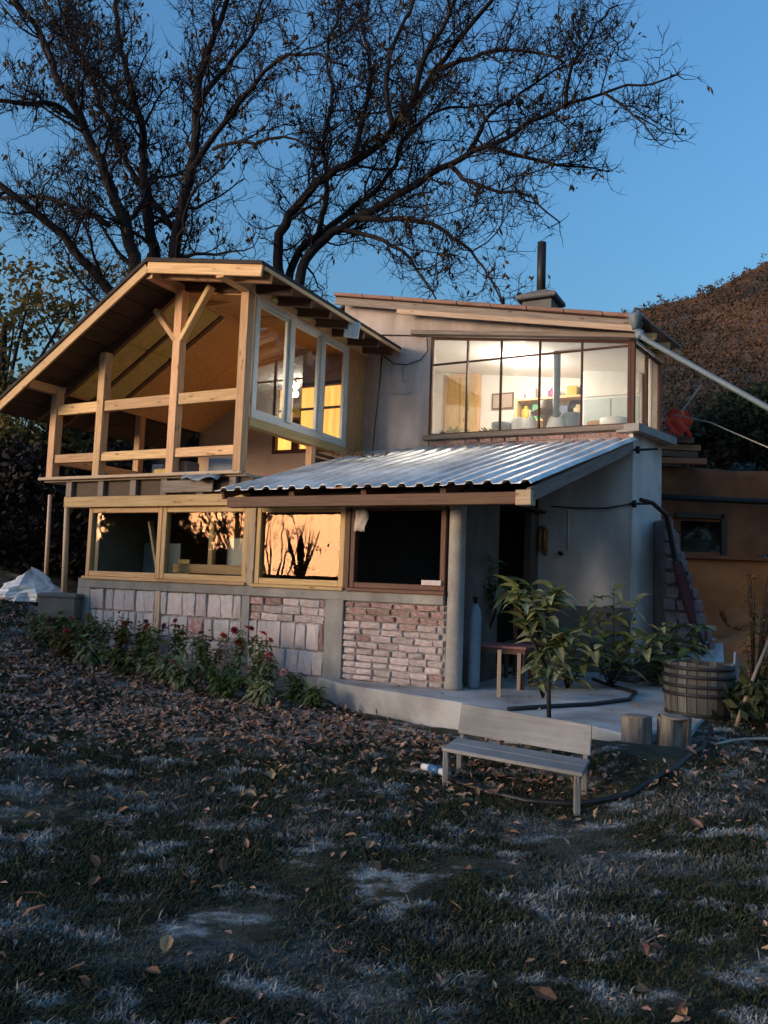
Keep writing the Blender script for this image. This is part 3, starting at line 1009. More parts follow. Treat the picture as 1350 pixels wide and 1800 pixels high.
boxpart('rail', M_brown_wood, -3.16, -3.10, 1.77, 2.72, 2.98, 3.05)
boxpart('rail', M_brown_wood, -3.16, -3.10, 1.77, 2.72, 3.09, 3.13)

# --- rear wall of the balcony with the lit yellow window
pw = MB()
LZ0, LZ1, LU0, LU1 = 3.40, 4.66, -4.98, -3.50
pw.box(-6.60, LU0, VR, VR + .2, 2.4, 4.05)
pw.prism([(-6.60, VR, 4.05), (LU0, VR, 4.05), (LU0, VR, zroof(LU0) - .08), (-6.60, VR, zroof(-6.6) - .08)], (0, .2, 0))
pw.box(LU0, LU1, VR, VR + .2, 2.4, LZ0)
pw.prism([(LU0, VR, LZ1), (LU1, VR, LZ1), (LU1, VR, zroof(LU1) - .08), (-4.4, VR, zroof(-4.4) - .08), (LU0, VR, zroof(LU0) - .08)], (0, .2, 0))
pw.prism([(LU1, VR, 2.4), (-2.96, VR, 2.4), (-2.96, VR, zroof(-2.96) - .08), (LU1, VR, zroof(LU1) - .08)], (0, .2, 0))
part('rear_wall', pw, M_plaster_pink)
f = MB()
f.box(LU0, LU0 + .07, VR - .02, VR + .08, LZ0, LZ1)
f.box(LU1 - .07, LU1, VR - .02, VR + .08, LZ0, LZ1)
f.box(LU0 + .07, LU1 - .07, VR - .016, VR + .076, LZ1 - .07, LZ1)
f.box(LU0 + .07, LU1 - .07, VR - .016, VR + .076, LZ0, LZ0 + .07)
lw = part('window', f, M_frame_brown, house, .005, 'brown window lit yellow from inside behind the balcony')
for u in (-4.50, -4.02):
    boxpart('mullion', M_frame_brown, u - .07, u + .07, VR - .012, VR + .07, LZ0 + .07, LZ1 - .07, lw)
boxpart('transom', M_frame_brown, LU0 + .07, LU1 - .07, VR + .0, VR + .05, 4.17, 4.21, lw)
part('pane', MB().box(LU0 + .07, LU1 - .07, VR + .035, VR + .041, LZ0 + .07, LZ1 - .07), M_glass, lw)
part('curtain', MB().box(LU0 + .05, LU1 - .05, VR + .10, VR + .13, LZ0 + .05, LZ1 - .05), M_lit, lw, label='yellow curtain glowing from the lamp behind it')

# --- right half: porch wall, upper glazed room
WZ0 = 3.59
US = [-1.87, -1.24, -.67, -.045, .605, 1.30]


def ztop(u):
    return 5.24 - 0.125 * (u + 1.89)


boxpart('porch_wall', M_plaster_pale, -0.02, 1.34, VR, VR + .2, .93, 3.38, bevel=.004)
boxpart('porch_plinth', M_plinth, -0.02, 1.36, VR - .02, VR + .2, -.4, .93, bevel=.004)
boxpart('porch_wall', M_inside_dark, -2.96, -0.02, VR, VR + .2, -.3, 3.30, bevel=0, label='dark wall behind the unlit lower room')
boxpart('corner_pillar', M_plaster_pink, -2.955, -2.80, VR - .025, VR + .18, 3.30, 5.35, bevel=.005)
wp = MB()
wp.prism([(-2.80, VR, 3.30), (-1.89, VR, 3.30), (-1.89, VR, ztop(-1.89)), (-2.80, VR, ztop(-2.8))], (0, .2, 0))
part('upper_wall', wp, M_plaster)
wp = MB()
wp.prism([(-3.55, VR - .03, ztop(-3.55) + .02), (1.36, VR - .03, ztop(1.36) + .02), (1.36, VR - .03, zright(1.36) - .10), (-3.55, VR - .03, zright(-3.55) - .10)], (0, .2, 0))
part('gable_wall', wp, M_plaster)
boxpart('brick_band', M_mortar, -1.88, 1.34, VR + .015, VR + .2, 3.26, 3.50, bevel=0)
bb = [c for c in house.children if c.name.startswith('brick_band')][0]
for r_ in range(3):
    u = -1.86 + random.uniform(-.1, 0)
    while u < 1.30:
        w = random.uniform(.2, .27)
        a, c = max(u, -1.87), min(u + w, 1.33)
        if c - a > .06:
            brick(bb, (a + c) / 2, 3.30 + r_ * .075, c - a - .014, .066, red_mesh, v0=VR)
        u += w
boxpart('window_ledge', M_old_wood, -1.95, 1.38, VR - .10, VR + .16, 3.50, 3.575)
f = MB()
for i, u in enumerate(US):
    w = .026 if 0 < i < 5 else .045
    f.beam((u, VR + .03, 3.576), (u, VR + .03, ztop(u)), w, .06, up=(0, 1, 0))
f.beam((US[0], VR + .028, ztop(US[0]) - .02), (US[-1], VR + .028, ztop(US[-1]) - .02), .056, .04)
for a, b in zip(US[:-1], US[1:]):
    f.beam((a + .02, VR + .032, 4.765), (b - .02, VR + .032, 4.765), .04, .028)
    f.beam((a + .02, VR + .032, 3.595), (b - .02, VR + .032, 3.595), .045, .035)
bigw = part('window', f, M_frame_brown, house, .004, 'wide brown framed window of the brightly lit upper room')
for a, b in zip(US[:-1], US[1:]):
    pm = MB()
    pm.prism([(a, VR + .03, 3.58), (b, VR + .03, 3.58), (b, VR + .03, 4.765), (a, VR + .03, 4.765)], (0, .005, 0))
    part('pane', pm, M_glass, bigw)
    pm = MB()
    pm.prism([(a, VR + .03, 4.765), (b, VR + .03, 4.765), (b, VR + .03, ztop(b) - .01), (a, VR + .03, ztop(a) - .01)], (0, .005, 0))
    part('pane', pm, M_glass, bigw)
# canted side wall of the glazed room
C0 = Vector((1.36, VR, 0))
SD = Vector((.206, .979, 0))
SN = Vector((.979, -.206, 0))
SL = 1.16


def side(a, z, off=0.0):
    p = C0 + SD * a + SN * off
    return Vector((p.x, p.y, z))


sw = MB()
sw.prism([side(0, -.4), side(SL, -.4), side(SL, 3.46), side(0, 3.46)], -SN * .2)
part('side_wall', sw, M_plaster_pale)
boxpart('corner_bead', M_plaster_pale, 1.335, 1.375, VR - .012, VR + .01, .93, 3.44)
sl = MB()
sl.prism([side(-.12, 3.46, .14), side(SL + .1, 3.46, .20), side(SL + .1, 3.46, -.2), side(-.12, 3.46, -.2)], (0, 0, .115))
part('window_ledge', sl, M_concrete)
f = MB()
for a in (.03, .59, 1.125):
    f.beam(side(a, 3.576, -.03), side(a, 4.83 - .05 * a, -.03), .05, .06, up=(0, 1, 0))
f.beam(side(.03, 4.80, -.03), side(1.13, 4.75, -.03), .05, .04)
f.beam(side(.05, 3.595, -.03), side(1.11, 3.595, -.03), .05, .035)
sidew = part('window', f, M_frame_brown, house, .004)
for a, b in ((.05, .57), (.61, 1.11)):
    pm = MB()
    pm.prism([side(a, 3.58, -.03), side(b, 3.58, -.03), side(b, 4.79, -.03), side(a, 4.79, -.03)], -SN * .005)
    part('pane', pm, M_glass, sidew)
part('corner_post', MB().beam((1.345, VR + .05, 3.576), (1.345, VR + .05, 4.85), .07, .09, up=(0, 1, 0)), M_frame_brown, bevel=.004)
E0 = side(SL, 0)
ED = Vector((-.21, .978, 0))
bw = MB()
bw.prism([E0 + Vector((0, 0, -.4)), E0 + ED * 2.3 + Vector((0, 0, -.4)), E0 + ED * 2.3 + Vector((0, 0, 4.85)), E0 + Vector((0, 0, 4.95))], (-.15, 0, 0))
part('side_wall', bw, M_plaster)
# upper room inside
boxpart('room_floor', M_inside, -3.2, 1.15, VR + .2, 6.1, 2.5, 2.6, bevel=0)
boxpart('room_wall', M_cream, -3.2, 1.16, 6.0, 6.1, 2.6, 5.4, bevel=0)
boxpart('room_wall', M_cream, -3.26, -3.2, VR + .2, 6.0, 2.6, 5.5, bevel=0)
rw = MB()
rw.prism([E0 + Vector((-.16, 0, 2.6)), E0 + ED * 1.55 + Vector((-.16, 0, 2.6)), E0 + ED * 1.55 + Vector((-.16, 0, 4.9)), E0 + Vector((-.16, 0, 4.92))], (-.03, 0, 0))
part('room_wall', rw, M_cream)
cl = MB()
cl.prism([(-3.26, VR + .21, 5.44), (-2.0, VR + .21, 5.30), (-1.95, VR + .12, 5.28), (1.34, VR + .12, 4.87), (1.50, 4.4, 4.87), (1.16, 6.1, 4.89), (-3.26, 6.1, 5.44)], (0, 0, .04))
part('room_ceiling', cl, M_cream)
# big roof over the right half
RU0, RU1 = -3.62, 1.56
def slab(name, m, u0, z0, u1, z1, v0, v1, t, **k):
    s = MB()
    s.prism([(u0, v0, z0), (u1, v0, z1), (u1, v0, z1 - t), (u0, v0, z0 - t)], (0, v1 - v0, 0))
    return part(name, s, m, **k)
rp = MB()
rp.prism([(a, b_, zright(a) - .03) for a, b_ in ((RU0, 3.06), (RU1, 3.06), (RU1, 4.7), (1.0, 7.6), (RU0, 7.6))], (0, 0, -.05))
roof = part('main_roof', rp, M_felt)
slab('main_roof', M_felt, -6.9, 4.25, RU0, zright(RU0) - .03, 3.42, 7.6, .05)
nt_ = 9
for k in range(nt_):
    a = RU0 + (RU1 - RU0) * k / nt_
    b = RU0 + (RU1 - RU0) * (k + 1) / nt_ - .005
    s = MB()
    s.prism([(a, 2.98, zright(a) + .005), (b, 2.98, zright(b) + .012), (b, 2.98, zright(b) - .05), (a, 2.98, zright(a) - .05)], (0, .34, 0))
    part('edge_board', s, M_tile, roof, bevel=.01)
s = MB(); s.beam((RU0, 3.05, zright(RU0) - .13), (RU1 - .04, 3.05, zright(RU1) - .13), .03, .13)
part('fascia_board', s, M_old_wood, bevel=.004)
s = MB(); s.beam((-2.4, 3.02, zright(-2.4) - .235), (RU1 - .10, 3.02, zright(RU1 - .1) - .205), .03, .08)
part('fascia_board', s, M_pine_grey, bevel=.004)
s = MB(); s.beam((-2.2, 3.20, ztop(-2.2) + .035), (1.42, 3.20, ztop(1.42) + .03), .12, .07)
part('window_head', s, M_old_wood, bevel=.004)
s = MB()
for a in (.15, .7, 1.15):
    s = MB()
    s.beam(side(a, 4.98, -.35), side(a, 4.88, .28), .06, .09)
    part('rafter', s, M_yellow_wood, bevel=.004)
s = MB(); s.prism([side(-.25, 5.06, .24), side(1.35, 5.02, .24), side(1.35, 5.08, -.5), side(-.25, 5.10, -.5)], (0, 0, .03))
part('soffit', s, M_old_wood)
# body of the house behind
boxpart('back_wall', M_plaster, -6.55, .9, 7.3, 7.5, 1.5, 5.1, bevel=0)
boxpart('side_wall', M_plaster, -6.6, -6.4, VR + .2, 7.4, -.3, 4.45, bevel=0)
# chimney with cap and stove pipe
ch = boxpart('chimney', M_plinth, -.80, -.27, 4.72, 5.22, 5.2, 6.17, bevel=.01)
cp = MB()
cp.lathe([(.47, 0), (.50, .02), (.50, .07), (.20, .20), (.12, .22)], 4, (0, 0, 0), smooth=False)
cap = cp.build('cap', M_plinth, ch)
cap.location = (-.54, 4.97, 6.18)
cap.rotation_euler = (0, 0, math.pi / 4)
part('flue_pipe', MB().tube([(-.54, 4.97, 6.3), (-.54, 4.97, 7.30)], .078, 14), M_iron, ch)
part('flue_pipe', MB().tube([(-.015, 4.2, 2.6), (-.015, 4.2, 5.1)], .06, 12), M_steel, label='grey stove pipe rising inside the lit room')

# --- porch: tin sheets on timbers
PZ0, PZ1 = 2.235, 3.34
pframe = boxpart('porch_beam', M_brown_wood, -2.93, .86, -.47, -.33, 2.045, 2.175)
boxpart('beam_end', M_pine_grey, .861, 1.03, -.50, -.34, 2.03, 2.19, label='pale sawn end block of the porch beam')
for u, ue in ((-2.0, -2.0), (-1.0, -1.0), (0.0, 0.05)):
    s = MB(); s.beam((u, -.40, PZ0 - .05), (ue, VR - .05, PZ1 - .10), .07, .10)
    part('rafter', s, M_brown_wood)
s = MB(); s.beam((1.00, -.47, PZ0 - .10), (1.36, VR - .06, PZ1 - .10), .05, .15)
part('barge_board', s, M_old_wood, bevel=.005)
s = MB(); s.beam((-3.0, -.47, PZ0 - .03), (-3.02, VR - .1, PZ1 - .06), .05, .12)
part('barge_board', s, M_brown_wood, bevel=.005)


def tin_sheet(f0, f1, lift, parent=house):
    """f runs 0..1 from the left to the right edge of the roof"""
    m = MB()
    rows_ = 9
    prof = []
    per = 0.21 / 4.2
    f = f0
    n_r = int(round((f1 - f0) / per))
    for k in range(n_r):
        for t, h in ((0, 0), (.40, 0), (.52, 1), (.80, 1), (.92, 0)):
            prof.append((f0 + (k + t) * (f1 - f0) / n_r, h))
    prof.append((f1, 0))
    cnt = len(prof)
    for side_ in (0, 1):
        for r in range(rows_ + 1):
            t = r / rows_
            for f, h in prof:
                ua = -3.07 + f * (1.05 + 3.07)
                ub = -3.10 + f * (1.44 + 3.10)
                u = ua + (ub - ua) * t
                v = -.55 + (VR - .02 + .55) * t
                z = PZ0 + .015 + (PZ1 - PZ0) * t + h * .038 + lift - side_ * .004 + .012 * mnoise.noise((u * 1.3, v * 1.1, 3))
                m.v.append(Vector((u, v, z)))
    off = (rows_ + 1) * cnt
    for r in range(rows_):
        for c in range(cnt - 1):
            a = r * cnt + c
            m.face((a, a + 1, a + cnt + 1, a + cnt))
            m.face((off + a + cnt, off + a + cnt + 1, off + a + 1, off + a))
    for c in range(cnt - 1):
        m.face((c, off + c, off + c + 1, c + 1))
    return part('roof_sheet', m, M_tin, parent)


for k in range(4):
    tin_sheet(k * .25, (k + 1) * .25 + (.012 if k < 3 else 0), .004 * (k % 2))

# lamp that lights the upper room
lamp = empty('ceiling_lamp', W(-.83, 4.6, 5.0))
tag(lamp, 'bright bulb glowing under the ceiling of the glazed upper room', 'lamp')
MB().lathe([(.02, .055), (.05, .035), (.065, 0), (.05, -.04), (.015, -.062)], 14).build('bulb', M_bulb, lamp)
MB().tube([(0, 0, .05), (0, 0, .13)], .022, 10).build('socket', M_white, lamp)
ld = bpy.data.lights.new('ceiling_lamp_light', 'POINT')
ld.energy = 6.2
ld.color = (1.0, 0.91, 0.79)
ld.shadow_soft_size = .06
lo = bpy.data.objects.new('light', ld)
COL.objects.link(lo)
lo.parent = lamp
lo.location = (0, 0, -.16)
# ------------------------------------------------------------------ terrace slab, path, retaining walls
def top_poly(name, pts, z0, z1, m, label=None, kind=None, cat=None, bevel=.015):
    b = MB()
    b.prism([Vector((p[0], p[1], z0)) for p in pts], (0, 0, z1 - z0))
    o = b.build(name, m, bevel=bevel)
    return tag(o, label, cat, None, kind)


tp = [W(-1.75, -.04), W(-1.2, -.42), W(.44, -.80), W(1.28, -1.25), W(1.56, -1.12), W(2.2, -1.5), W(2.62, -.9), W(2.75, 1.0), W(2.5, 3.0), W(1.7, 4.6), W(1.2, 3.25), W(-.1, 3.2), W(-.1, .0)]
M_slab = mat('terrace_concrete', (0.56, 0.56, 0.545), (0.41, 0.405, 0.395), rough=0.8, scale=2.2, bump=0.35, bscale=30, c3=(0.20, 0.185, 0.17), s3=1.7, t3=0.57, w3=.2)
top_poly('terrace', tp, -.45, 0.0, M_slab, 'grey concrete terrace slab in front of the porch', 'structure')
pp = [(3.55, 10.2), (3.95, 9.75), (4.55, 10.6), (5.0, 11.7), (5.15, 12.7), (4.75, 12.75), (4.1, 11.8)]
b = MB()
pv = []
for (x, y) in pp:
    pv.append(Vector((x, y, max(gz(x, y), .02) + .07)))
b.prism([p - Vector((0, 0, .4)) for p in pv], (0, 0, .4))
for i in range(len(pv)):
    b.v[i + len(pv)].z = b.v[i + len(pv)].z
tag(b.build('path', M_slab), 'sloping concrete path climbing past the house corner', kind='structure')


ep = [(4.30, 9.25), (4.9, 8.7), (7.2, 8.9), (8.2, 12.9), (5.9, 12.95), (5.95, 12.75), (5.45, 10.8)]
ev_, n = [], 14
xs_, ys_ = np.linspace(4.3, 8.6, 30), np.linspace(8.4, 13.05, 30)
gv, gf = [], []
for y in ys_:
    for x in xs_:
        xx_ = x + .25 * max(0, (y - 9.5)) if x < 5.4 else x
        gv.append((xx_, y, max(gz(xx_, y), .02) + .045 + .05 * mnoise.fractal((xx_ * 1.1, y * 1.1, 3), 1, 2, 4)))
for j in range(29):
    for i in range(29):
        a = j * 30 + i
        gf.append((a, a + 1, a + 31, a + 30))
es = np_mesh('glow_tinted_slope', gv, gf, M_clay_glow)  # slope added beside the path; its orange stands in for warm light
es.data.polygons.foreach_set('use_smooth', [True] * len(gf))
tag(es, 'added slope between the path and the low clay wall, warm glow painted into its orange colour', kind='structure')


def rough_wall(name, x0, x1, y0, y1, z0, z1, m, label, nx_=14, nz_=8, amp=.035, hole=None):
    """a rendered wall whose face is gently uneven; hole = (hx0, hx1, hz0, hz1, depth)"""
    root = empty(name, (x0, y0, z0))
    b = MB()
    for k in range(nz_ + 1):
        for i in range(nx_ + 1):
            x = x0 + (x1 - x0) * i / nx_
            z = z0 + (z1 - z0) * k / nz_
            d = amp * mnoise.fractal((x * 1.3, z * 1.9, y0), 1, 2, 3)
            zz = z + (.05 * mnoise.noise((x * 1.1, 0, y0)) if k == nz_ else 0)
            b.v.append(Vector((x, y0 + d, zz)))
    for k in range(nz_):
        for i in range(nx_):
            cx = x0 + (x1 - x0) * (i + .5) / nx_
            cz = z0 + (z1 - z0) * (k + .5) / nz_
            if hole and hole[0] < cx < hole[1] and hole[2] < cz < hole[3]:
                continue
            a = k * (nx_ + 1) + i
            b.face((a, a + 1, a + nx_ + 2, a + nx_ + 1), None, True)
    n0 = len(b.v)
    t0 = nz_ * (nx_ + 1)
    for i in range(nx_ + 1):
        p = b.v[t0 + i]
        b.v.append(Vector((p.x, y1, p.z)))
    for i in range(nx_):
        b.face((t0 + i, t0 + i + 1, n0 + i + 1, n0 + i))
    b.box(x0, x1, y0 + (.5 if hole else .06), y1, z0, z1 - .06)
    b.build('wall', m, root, loc=None)
    root.children[0].location = (-x0, -y0, -z0)
    tag(root, label, 'wall')
    return root


rough_wall('retaining_wall', 4.75, 9.2, 13.0, 14.2, .2, 1.76, M_clay_glow, 'low clay retaining wall behind the path, warm glow painted into its orange colour')  # wall's warm glow comes from its colour, no lamp lights it
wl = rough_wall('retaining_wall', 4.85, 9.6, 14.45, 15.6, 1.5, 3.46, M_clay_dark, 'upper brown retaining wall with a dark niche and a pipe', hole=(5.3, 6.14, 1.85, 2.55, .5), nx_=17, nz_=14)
nb_ = MB()
nb_.box(5.2, 6.25, 14.86, 14.95, 1.75, 2.65)
o = nb_.build('niche_back', M_inside_dark, wl)
o.location = (-4.85, -14.45, -1.5)
b = MB()
for (a, c) in (((5.3, 14.42, 2.58), (6.16, 14.42, 2.58)), ((6.17, 14.42, 1.84), (6.17, 14.42, 2.62))):
    b.beam(a, c, .09, .09)
o = b.build('niche_frame', M_dark_wood, wl)
o.location = (-4.85, -14.45, -1.5)
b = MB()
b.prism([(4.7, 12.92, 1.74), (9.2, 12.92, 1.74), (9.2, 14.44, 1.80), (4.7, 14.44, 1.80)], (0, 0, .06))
tag(b.build('ledge', M_clay_dark), 'earth ledge on top of the low glow-tinted wall', kind='structure')
b = MB()
b.tube([(4.75, 14.25, 2.88), (6.0, 14.22, 2.86), (7.4, 14.22, 2.85), (9.4, 14.25, 2.84)], .055, 10)
tag(b.build('water_pipe', M_iron), 'dark pipe running level across the upper retaining wall', 'pipe')

M_timber = wood('old_red_timber', (0.42, 0.17, 0.075), (0.24, 0.09, 0.04))
# timber stack, red cloth and stick at the top of the wall
for i, (x0, x1, y, z) in enumerate([(4.7, 5.75, 14.25, 3.53), (4.85, 5.62, 14.22, 3.66), (4.75, 5.70, 14.28, 3.79), (4.8, 5.55, 14.24, 3.92), (4.95, 5.66, 14.5, 3.60)]):
    b = MB()
    b.beam((x0, y, z), (x1, y + random.uniform(-.1, .1), z + random.uniform(-.01, .01)), .16, .11)
    tag(b.build('timber', M_brown_wood if i % 2 else M_timber, loc=(x0, y, z), bevel=.008),
        ['lowest front timber of the small stack above the wall', 'second timber from below in the small stack', 'third timber from below in the small stack', 'topmost timber of the stack under the red cloth', 'timber lying at the back of the small stack'][i], 'timber', 'timbers stacked above the retaining wall')
b = MB()
n = 9
for i in range(n):
    for j in range(n):
        s_, t = i / (n - 1), j / (n - 1)
        b.v.append(Vector((5.02 + .42 * s_ + .05 * math.sin(9 * t), 14.16 - .16 * math.sin(3.0 * s_) - .05 * math.sin(12 * s_ + 4 * t), 3.99 + .47 * t * (1 - .5 * abs(s_ - .35)) + .04 * math.sin(11 * s_))))
for i in range(n - 1):
    for j in range(n - 1):
        a = i * n + j
        b.face((a, a + 1, a + n + 1, a + n), None, True)
o = b.build('cloth', M_red_cloth, loc=(5.05, 14.2, 4.0))
so = o.modifiers.new('thick', 'SOLIDIFY')
so.thickness = .012
tag(o, 'bright red cloth hung over the timber stack', 'cloth')
b = MB()
b.tube([(5.1, 14.12, 3.95), (5.25, 14.0, 4.40), (5.55, 13.9, 4.86)], .018, 6)
tag(b.build('stick', M_rope, loc=(5.0, 14.12, 3.9)), 'pale stick leaning up out of the red cloth', 'stick')

# rubble buttress stepping down beside the house corner, built of separate stones
but = empty('buttress', (4.2, 11.6, 0))
tag(but, 'stepped rubble buttress sloping down from the house corner', 'buttress')
prof = [(4.09, -.1), (4.09, 2.25), (4.20, 2.25), (4.21, 2.06), (4.29, 2.04), (4.30, 1.78), (4.38, 1.76), (4.39, 1.50), (4.47, 1.48), (4.48, 1.20), (4.57, 1.18), (4.58, .90), (4.68, .88), (4.70, -.1)]
b = MB()
b.prism([Vector((x, 11.50, z)) for x, z in prof], (0, .65, 0))
o = b.build('core', M_stone, but, bevel=.03)
o.location = (-4.2, -11.6, 0)
for row in range(11):
    z = 2.18 - row * .20
    edge = 4.15 + (2.28 - z) * .335
    x = 4.03 + random.uniform(0, .06)
    while x < edge - .05:
        w = random.uniform(.14, .24)
        x1 = min(x + w, edge + random.uniform(-.03, .04))
        b = MB()
        b.box(-.5, .5, -.5, .5, -.5, .5)
        for k, v in enumerate(b.v):
            b.v[k] = Vector((v.x * random.uniform(.8, 1.0), v.y * random.uniform(.8, 1.0), v.z * random.uniform(.74, 1.0)))
        o = b.build('stone', M_stone, but, bevel=.12)
        o.scale = (max(x1 - x, .06), random.uniform(.10, .16), random.uniform(.16, .21))
        o.location = Vector(((x + x1) / 2 - 4.2, 11.47 - 11.6 + random.uniform(-.02, .02), z + random.uniform(-.03, .03)))
        o.rotation_euler = (random.uniform(-.1, .1), random.uniform(-.12, .12), random.uniform(-.1, .1))
        x = x1
b = MB()
b.tube([(3.46, 10.75, 2.42), (3.62, 10.72, 2.38), (3.95, 11.1, 2.26), (4.08, 11.3, 2.0), (4.2, 11.3, 1.45), (4.36, 11.25, .85), (4.5, 11.1, .35)], [.03, .03, .035, .04, .045, .045, .045], 8)
tag(b.build('drain_hose', M_hose, loc=(4.0, 11.2, 1.5)), 'dark drain hose coming round the house corner and down the buttress', 'hose')
b = MB()
for i in range(8):
    t = i / 7
    c = Vector((4.16 + .26 * t, 11.33 - .08 * t, 1.62 - 1.05 * t))
    for k, dx in enumerate((-.06, -.02, .02, .06)):
        b.v.append(c + Vector((dx * (1 + .3 * math.sin(5 * t)), -.03 * (k % 2) - .06, .05 * dx)))
for i in range(7):
    for k in range(3):
        a = i * 4 + k
        b.face((a, a + 1, a + 5, a + 4), None, True)
o = b.build('rug', M_maroon, loc=(4.2, 11.3, 1.0))
o.modifiers.new('thick', 'SOLIDIFY').thickness = .02
tag(o, 'dark red rug hanging down the stepped buttress', 'rug')
b = MB()
b.box(4.75, 5.2, 12.4, 12.75, .60, .68)
tag(b.build('plank', M_pine_grey, loc=(4.95, 12.6, .6), bevel=.006), 'short pale plank lying at the head of the concrete path', 'plank')

# ------------------------------------------------------------------ gutter pipe from the eave corner
gp = empty('gutter_pipe', W(1.46, 2.95, 4.7))
tag(gp, 'long grey gutter pipe slanting out from the eave corner', 'pipe')
P0, P1 = W(1.50, 2.95, 4.78), Vector((4.72, 9.8, 3.54))
P2 = P0 + (P1 - P0) * 1.22
base = Vector(gp.location)
b = MB()
b.tube([W(1.44, 2.98, 5.02) - base, W(1.45, 2.95, 4.92) - base, W(1.50, 2.95, 4.80) - base, P0 + (P1 - P0) * .08 - base, P1 - base, P2 - base], [.042, .042, .046, .037, .037, .037], 12)
b.build('pipe', M_steel, gp)
b = MB()
b.lathe([(.045, -.10), (.07, .0), (.095, .07), (.10, .12), (.085, .12), (.05, .04)], 14, W(1.45, 2.93, 4.97) - base)
b.build('hopper', M_steel, gp)
b = MB()
b.tube([W(1.50, 2.95, 4.84) - base, W(1.52, 2.95, 4.74) - base], [.06, .06], 12)
b.build('joint_sleeve', M_blue_grey, gp)
b = MB()
b.beam(P2 - base, Vector((P2.x, P2.y, gz(P2.x, P2.y) - .3)) - base, .09, .09)
b.build('support_post', M_old_wood, gp)

# floodlight under the eave
fl = empty('floodlight', W(-2.5, 1.77, 5.02))
tag(fl, 'small white square floodlight under the balcony eave', 'floodlight')
fl.rotation_euler = (.12, .10, 0.05)
MB().box(-.12, .11, -.11, -.05, -.19, .05).build('housing', M_white, fl, bevel=.01)
MB().box(-.10, .09, -.115, -.108, -.17, .03).build('lens', mat('lens_glass', (0.75, 0.8, 0.8), rough=.2), fl)
MB().tube([(-.0, -.05, -.05), (0, .0, -.04), (0, .02, .05)], .012, 6).build('bracket', M_iron, fl)

# cables on the grey wall
b = MB()
b.tube([W(-2.79, VR - .02, 5.0), W(-2.81, VR - .02, 4.5), W(-2.86, VR - .02, 3.9), W(-2.90, VR - .02, 3.32)], .012, 5)
tag(b.build('cable', M_iron), 'black cable running down the edge of the grey wall', 'cable')
b = MB()
b.tube([W(-2.76, VR - .02, 5.0), W(-2.55, VR - .03, 4.84), W(-2.3, VR - .03, 4.80), W(-2.05, VR - .03, 4.86), W(-1.93, VR - .03, 5.0), W(-1.95, VR - .03, 5.22)], .010, 5)
tag(b.build('cable', M_iron), 'black cable sagging in a loop beside the lit window', 'cable')
b = MB()
b.tube([W(-2.37, VR - .02, 4.79), W(-2.39, VR - .03, 4.62), W(-2.34, VR - .03, 4.50), W(-2.29, VR - .03, 4.52)], .009, 5)
tag(b.build('cable', M_rope), 'short white cable end hanging from the loop on the wall', 'cable')
b = MB()
b.tube([W(-3.07, 2.8, 4.40), W(-2.96, VR - .06, 4.36), W(-2.6, VR - .05, 4.33), W(-2.3, VR - .05, 4.30), W(-2.2, VR - .03, 4.32)], .007, 4)
tag(b.build('cable', M_rope), 'thin pale cable stretched from orange board to grey wall', 'cable')
for z, u, lab in ((2.42, 1.40, 'lower'), (3.2, 1.44, 'upper')):
    b = MB()
    p = W(u, VR - .03, z)
    b.tube([p + Vector((-.06, 0, 0)), p, p + Vector((.26, -.08, .01))], .018, 6)
    b.lathe([(.03, -.05), (.035, 0), (.03, .05)], 8, p)
    tag(b.build('iron_bracket', M_iron, loc=p), lab + ' black iron bracket sticking out of the house corner', 'bracket')
b = MB()
b.tube([W(1.37, VR - .05, 2.42), W(1.0, VR - .05, 2.36), W(.5, VR - .04, 2.37), W(.2, VR - .04, 2.40)], .012, 5)
tag(b.build('cable', M_iron), 'dark cable along the porch wall under the tin roof', 'cable')
b = MB()
b.tube([(4.9, 13.4, 4.2), (5.3, 12.9, 3.98), (5.8, 11.9, 3.40), (6.4, 11.0, 3.2)], .010, 4)
tag(b.build('wire', M_rope), 'thin pale wire hanging in front of the dark bush', 'wire')
# wind chime and small dark hook on the porch wall
wc = empty('wind_chime', W(.07, VR - .05, 2.10))
tag(wc, 'brass wind chime hanging on the pale porch wall', 'wind chime')
MB().tube([(0, 0, 0), (0, 0, -.05)], .05, 12).build('disc', M_brown_wood, wc)
for i in range(5):
    a = i / 5 * 6.28
    z1 = -.35 - .12 * random.random()
    MB().tube([(.06 * math.cos(a), .03 * math.sin(a) - .03, -.05), (.06 * math.cos(a), .03 * math.sin(a) - .03, z1)], .02, 8).build('tube', M_brass, wc, bevel=0)
b = MB()
p = W(.33, VR - .02, 1.70)
b.tube([p, p + Vector((-.02, -.08, 0)), p + Vector((.02, -.10, -.03))], .03, 8)
tag(b.build('tap', M_iron, loc=p), 'small dark water tap on the porch wall beside the chime', 'tap')
b = MB()
b.tube([W(.45, VR - .012, 2.35), W(.45, VR - .012, 1.75)], .010, 6)
tag(b.build('conduit', M_white), 'thin white conduit running up the porch wall', 'conduit')

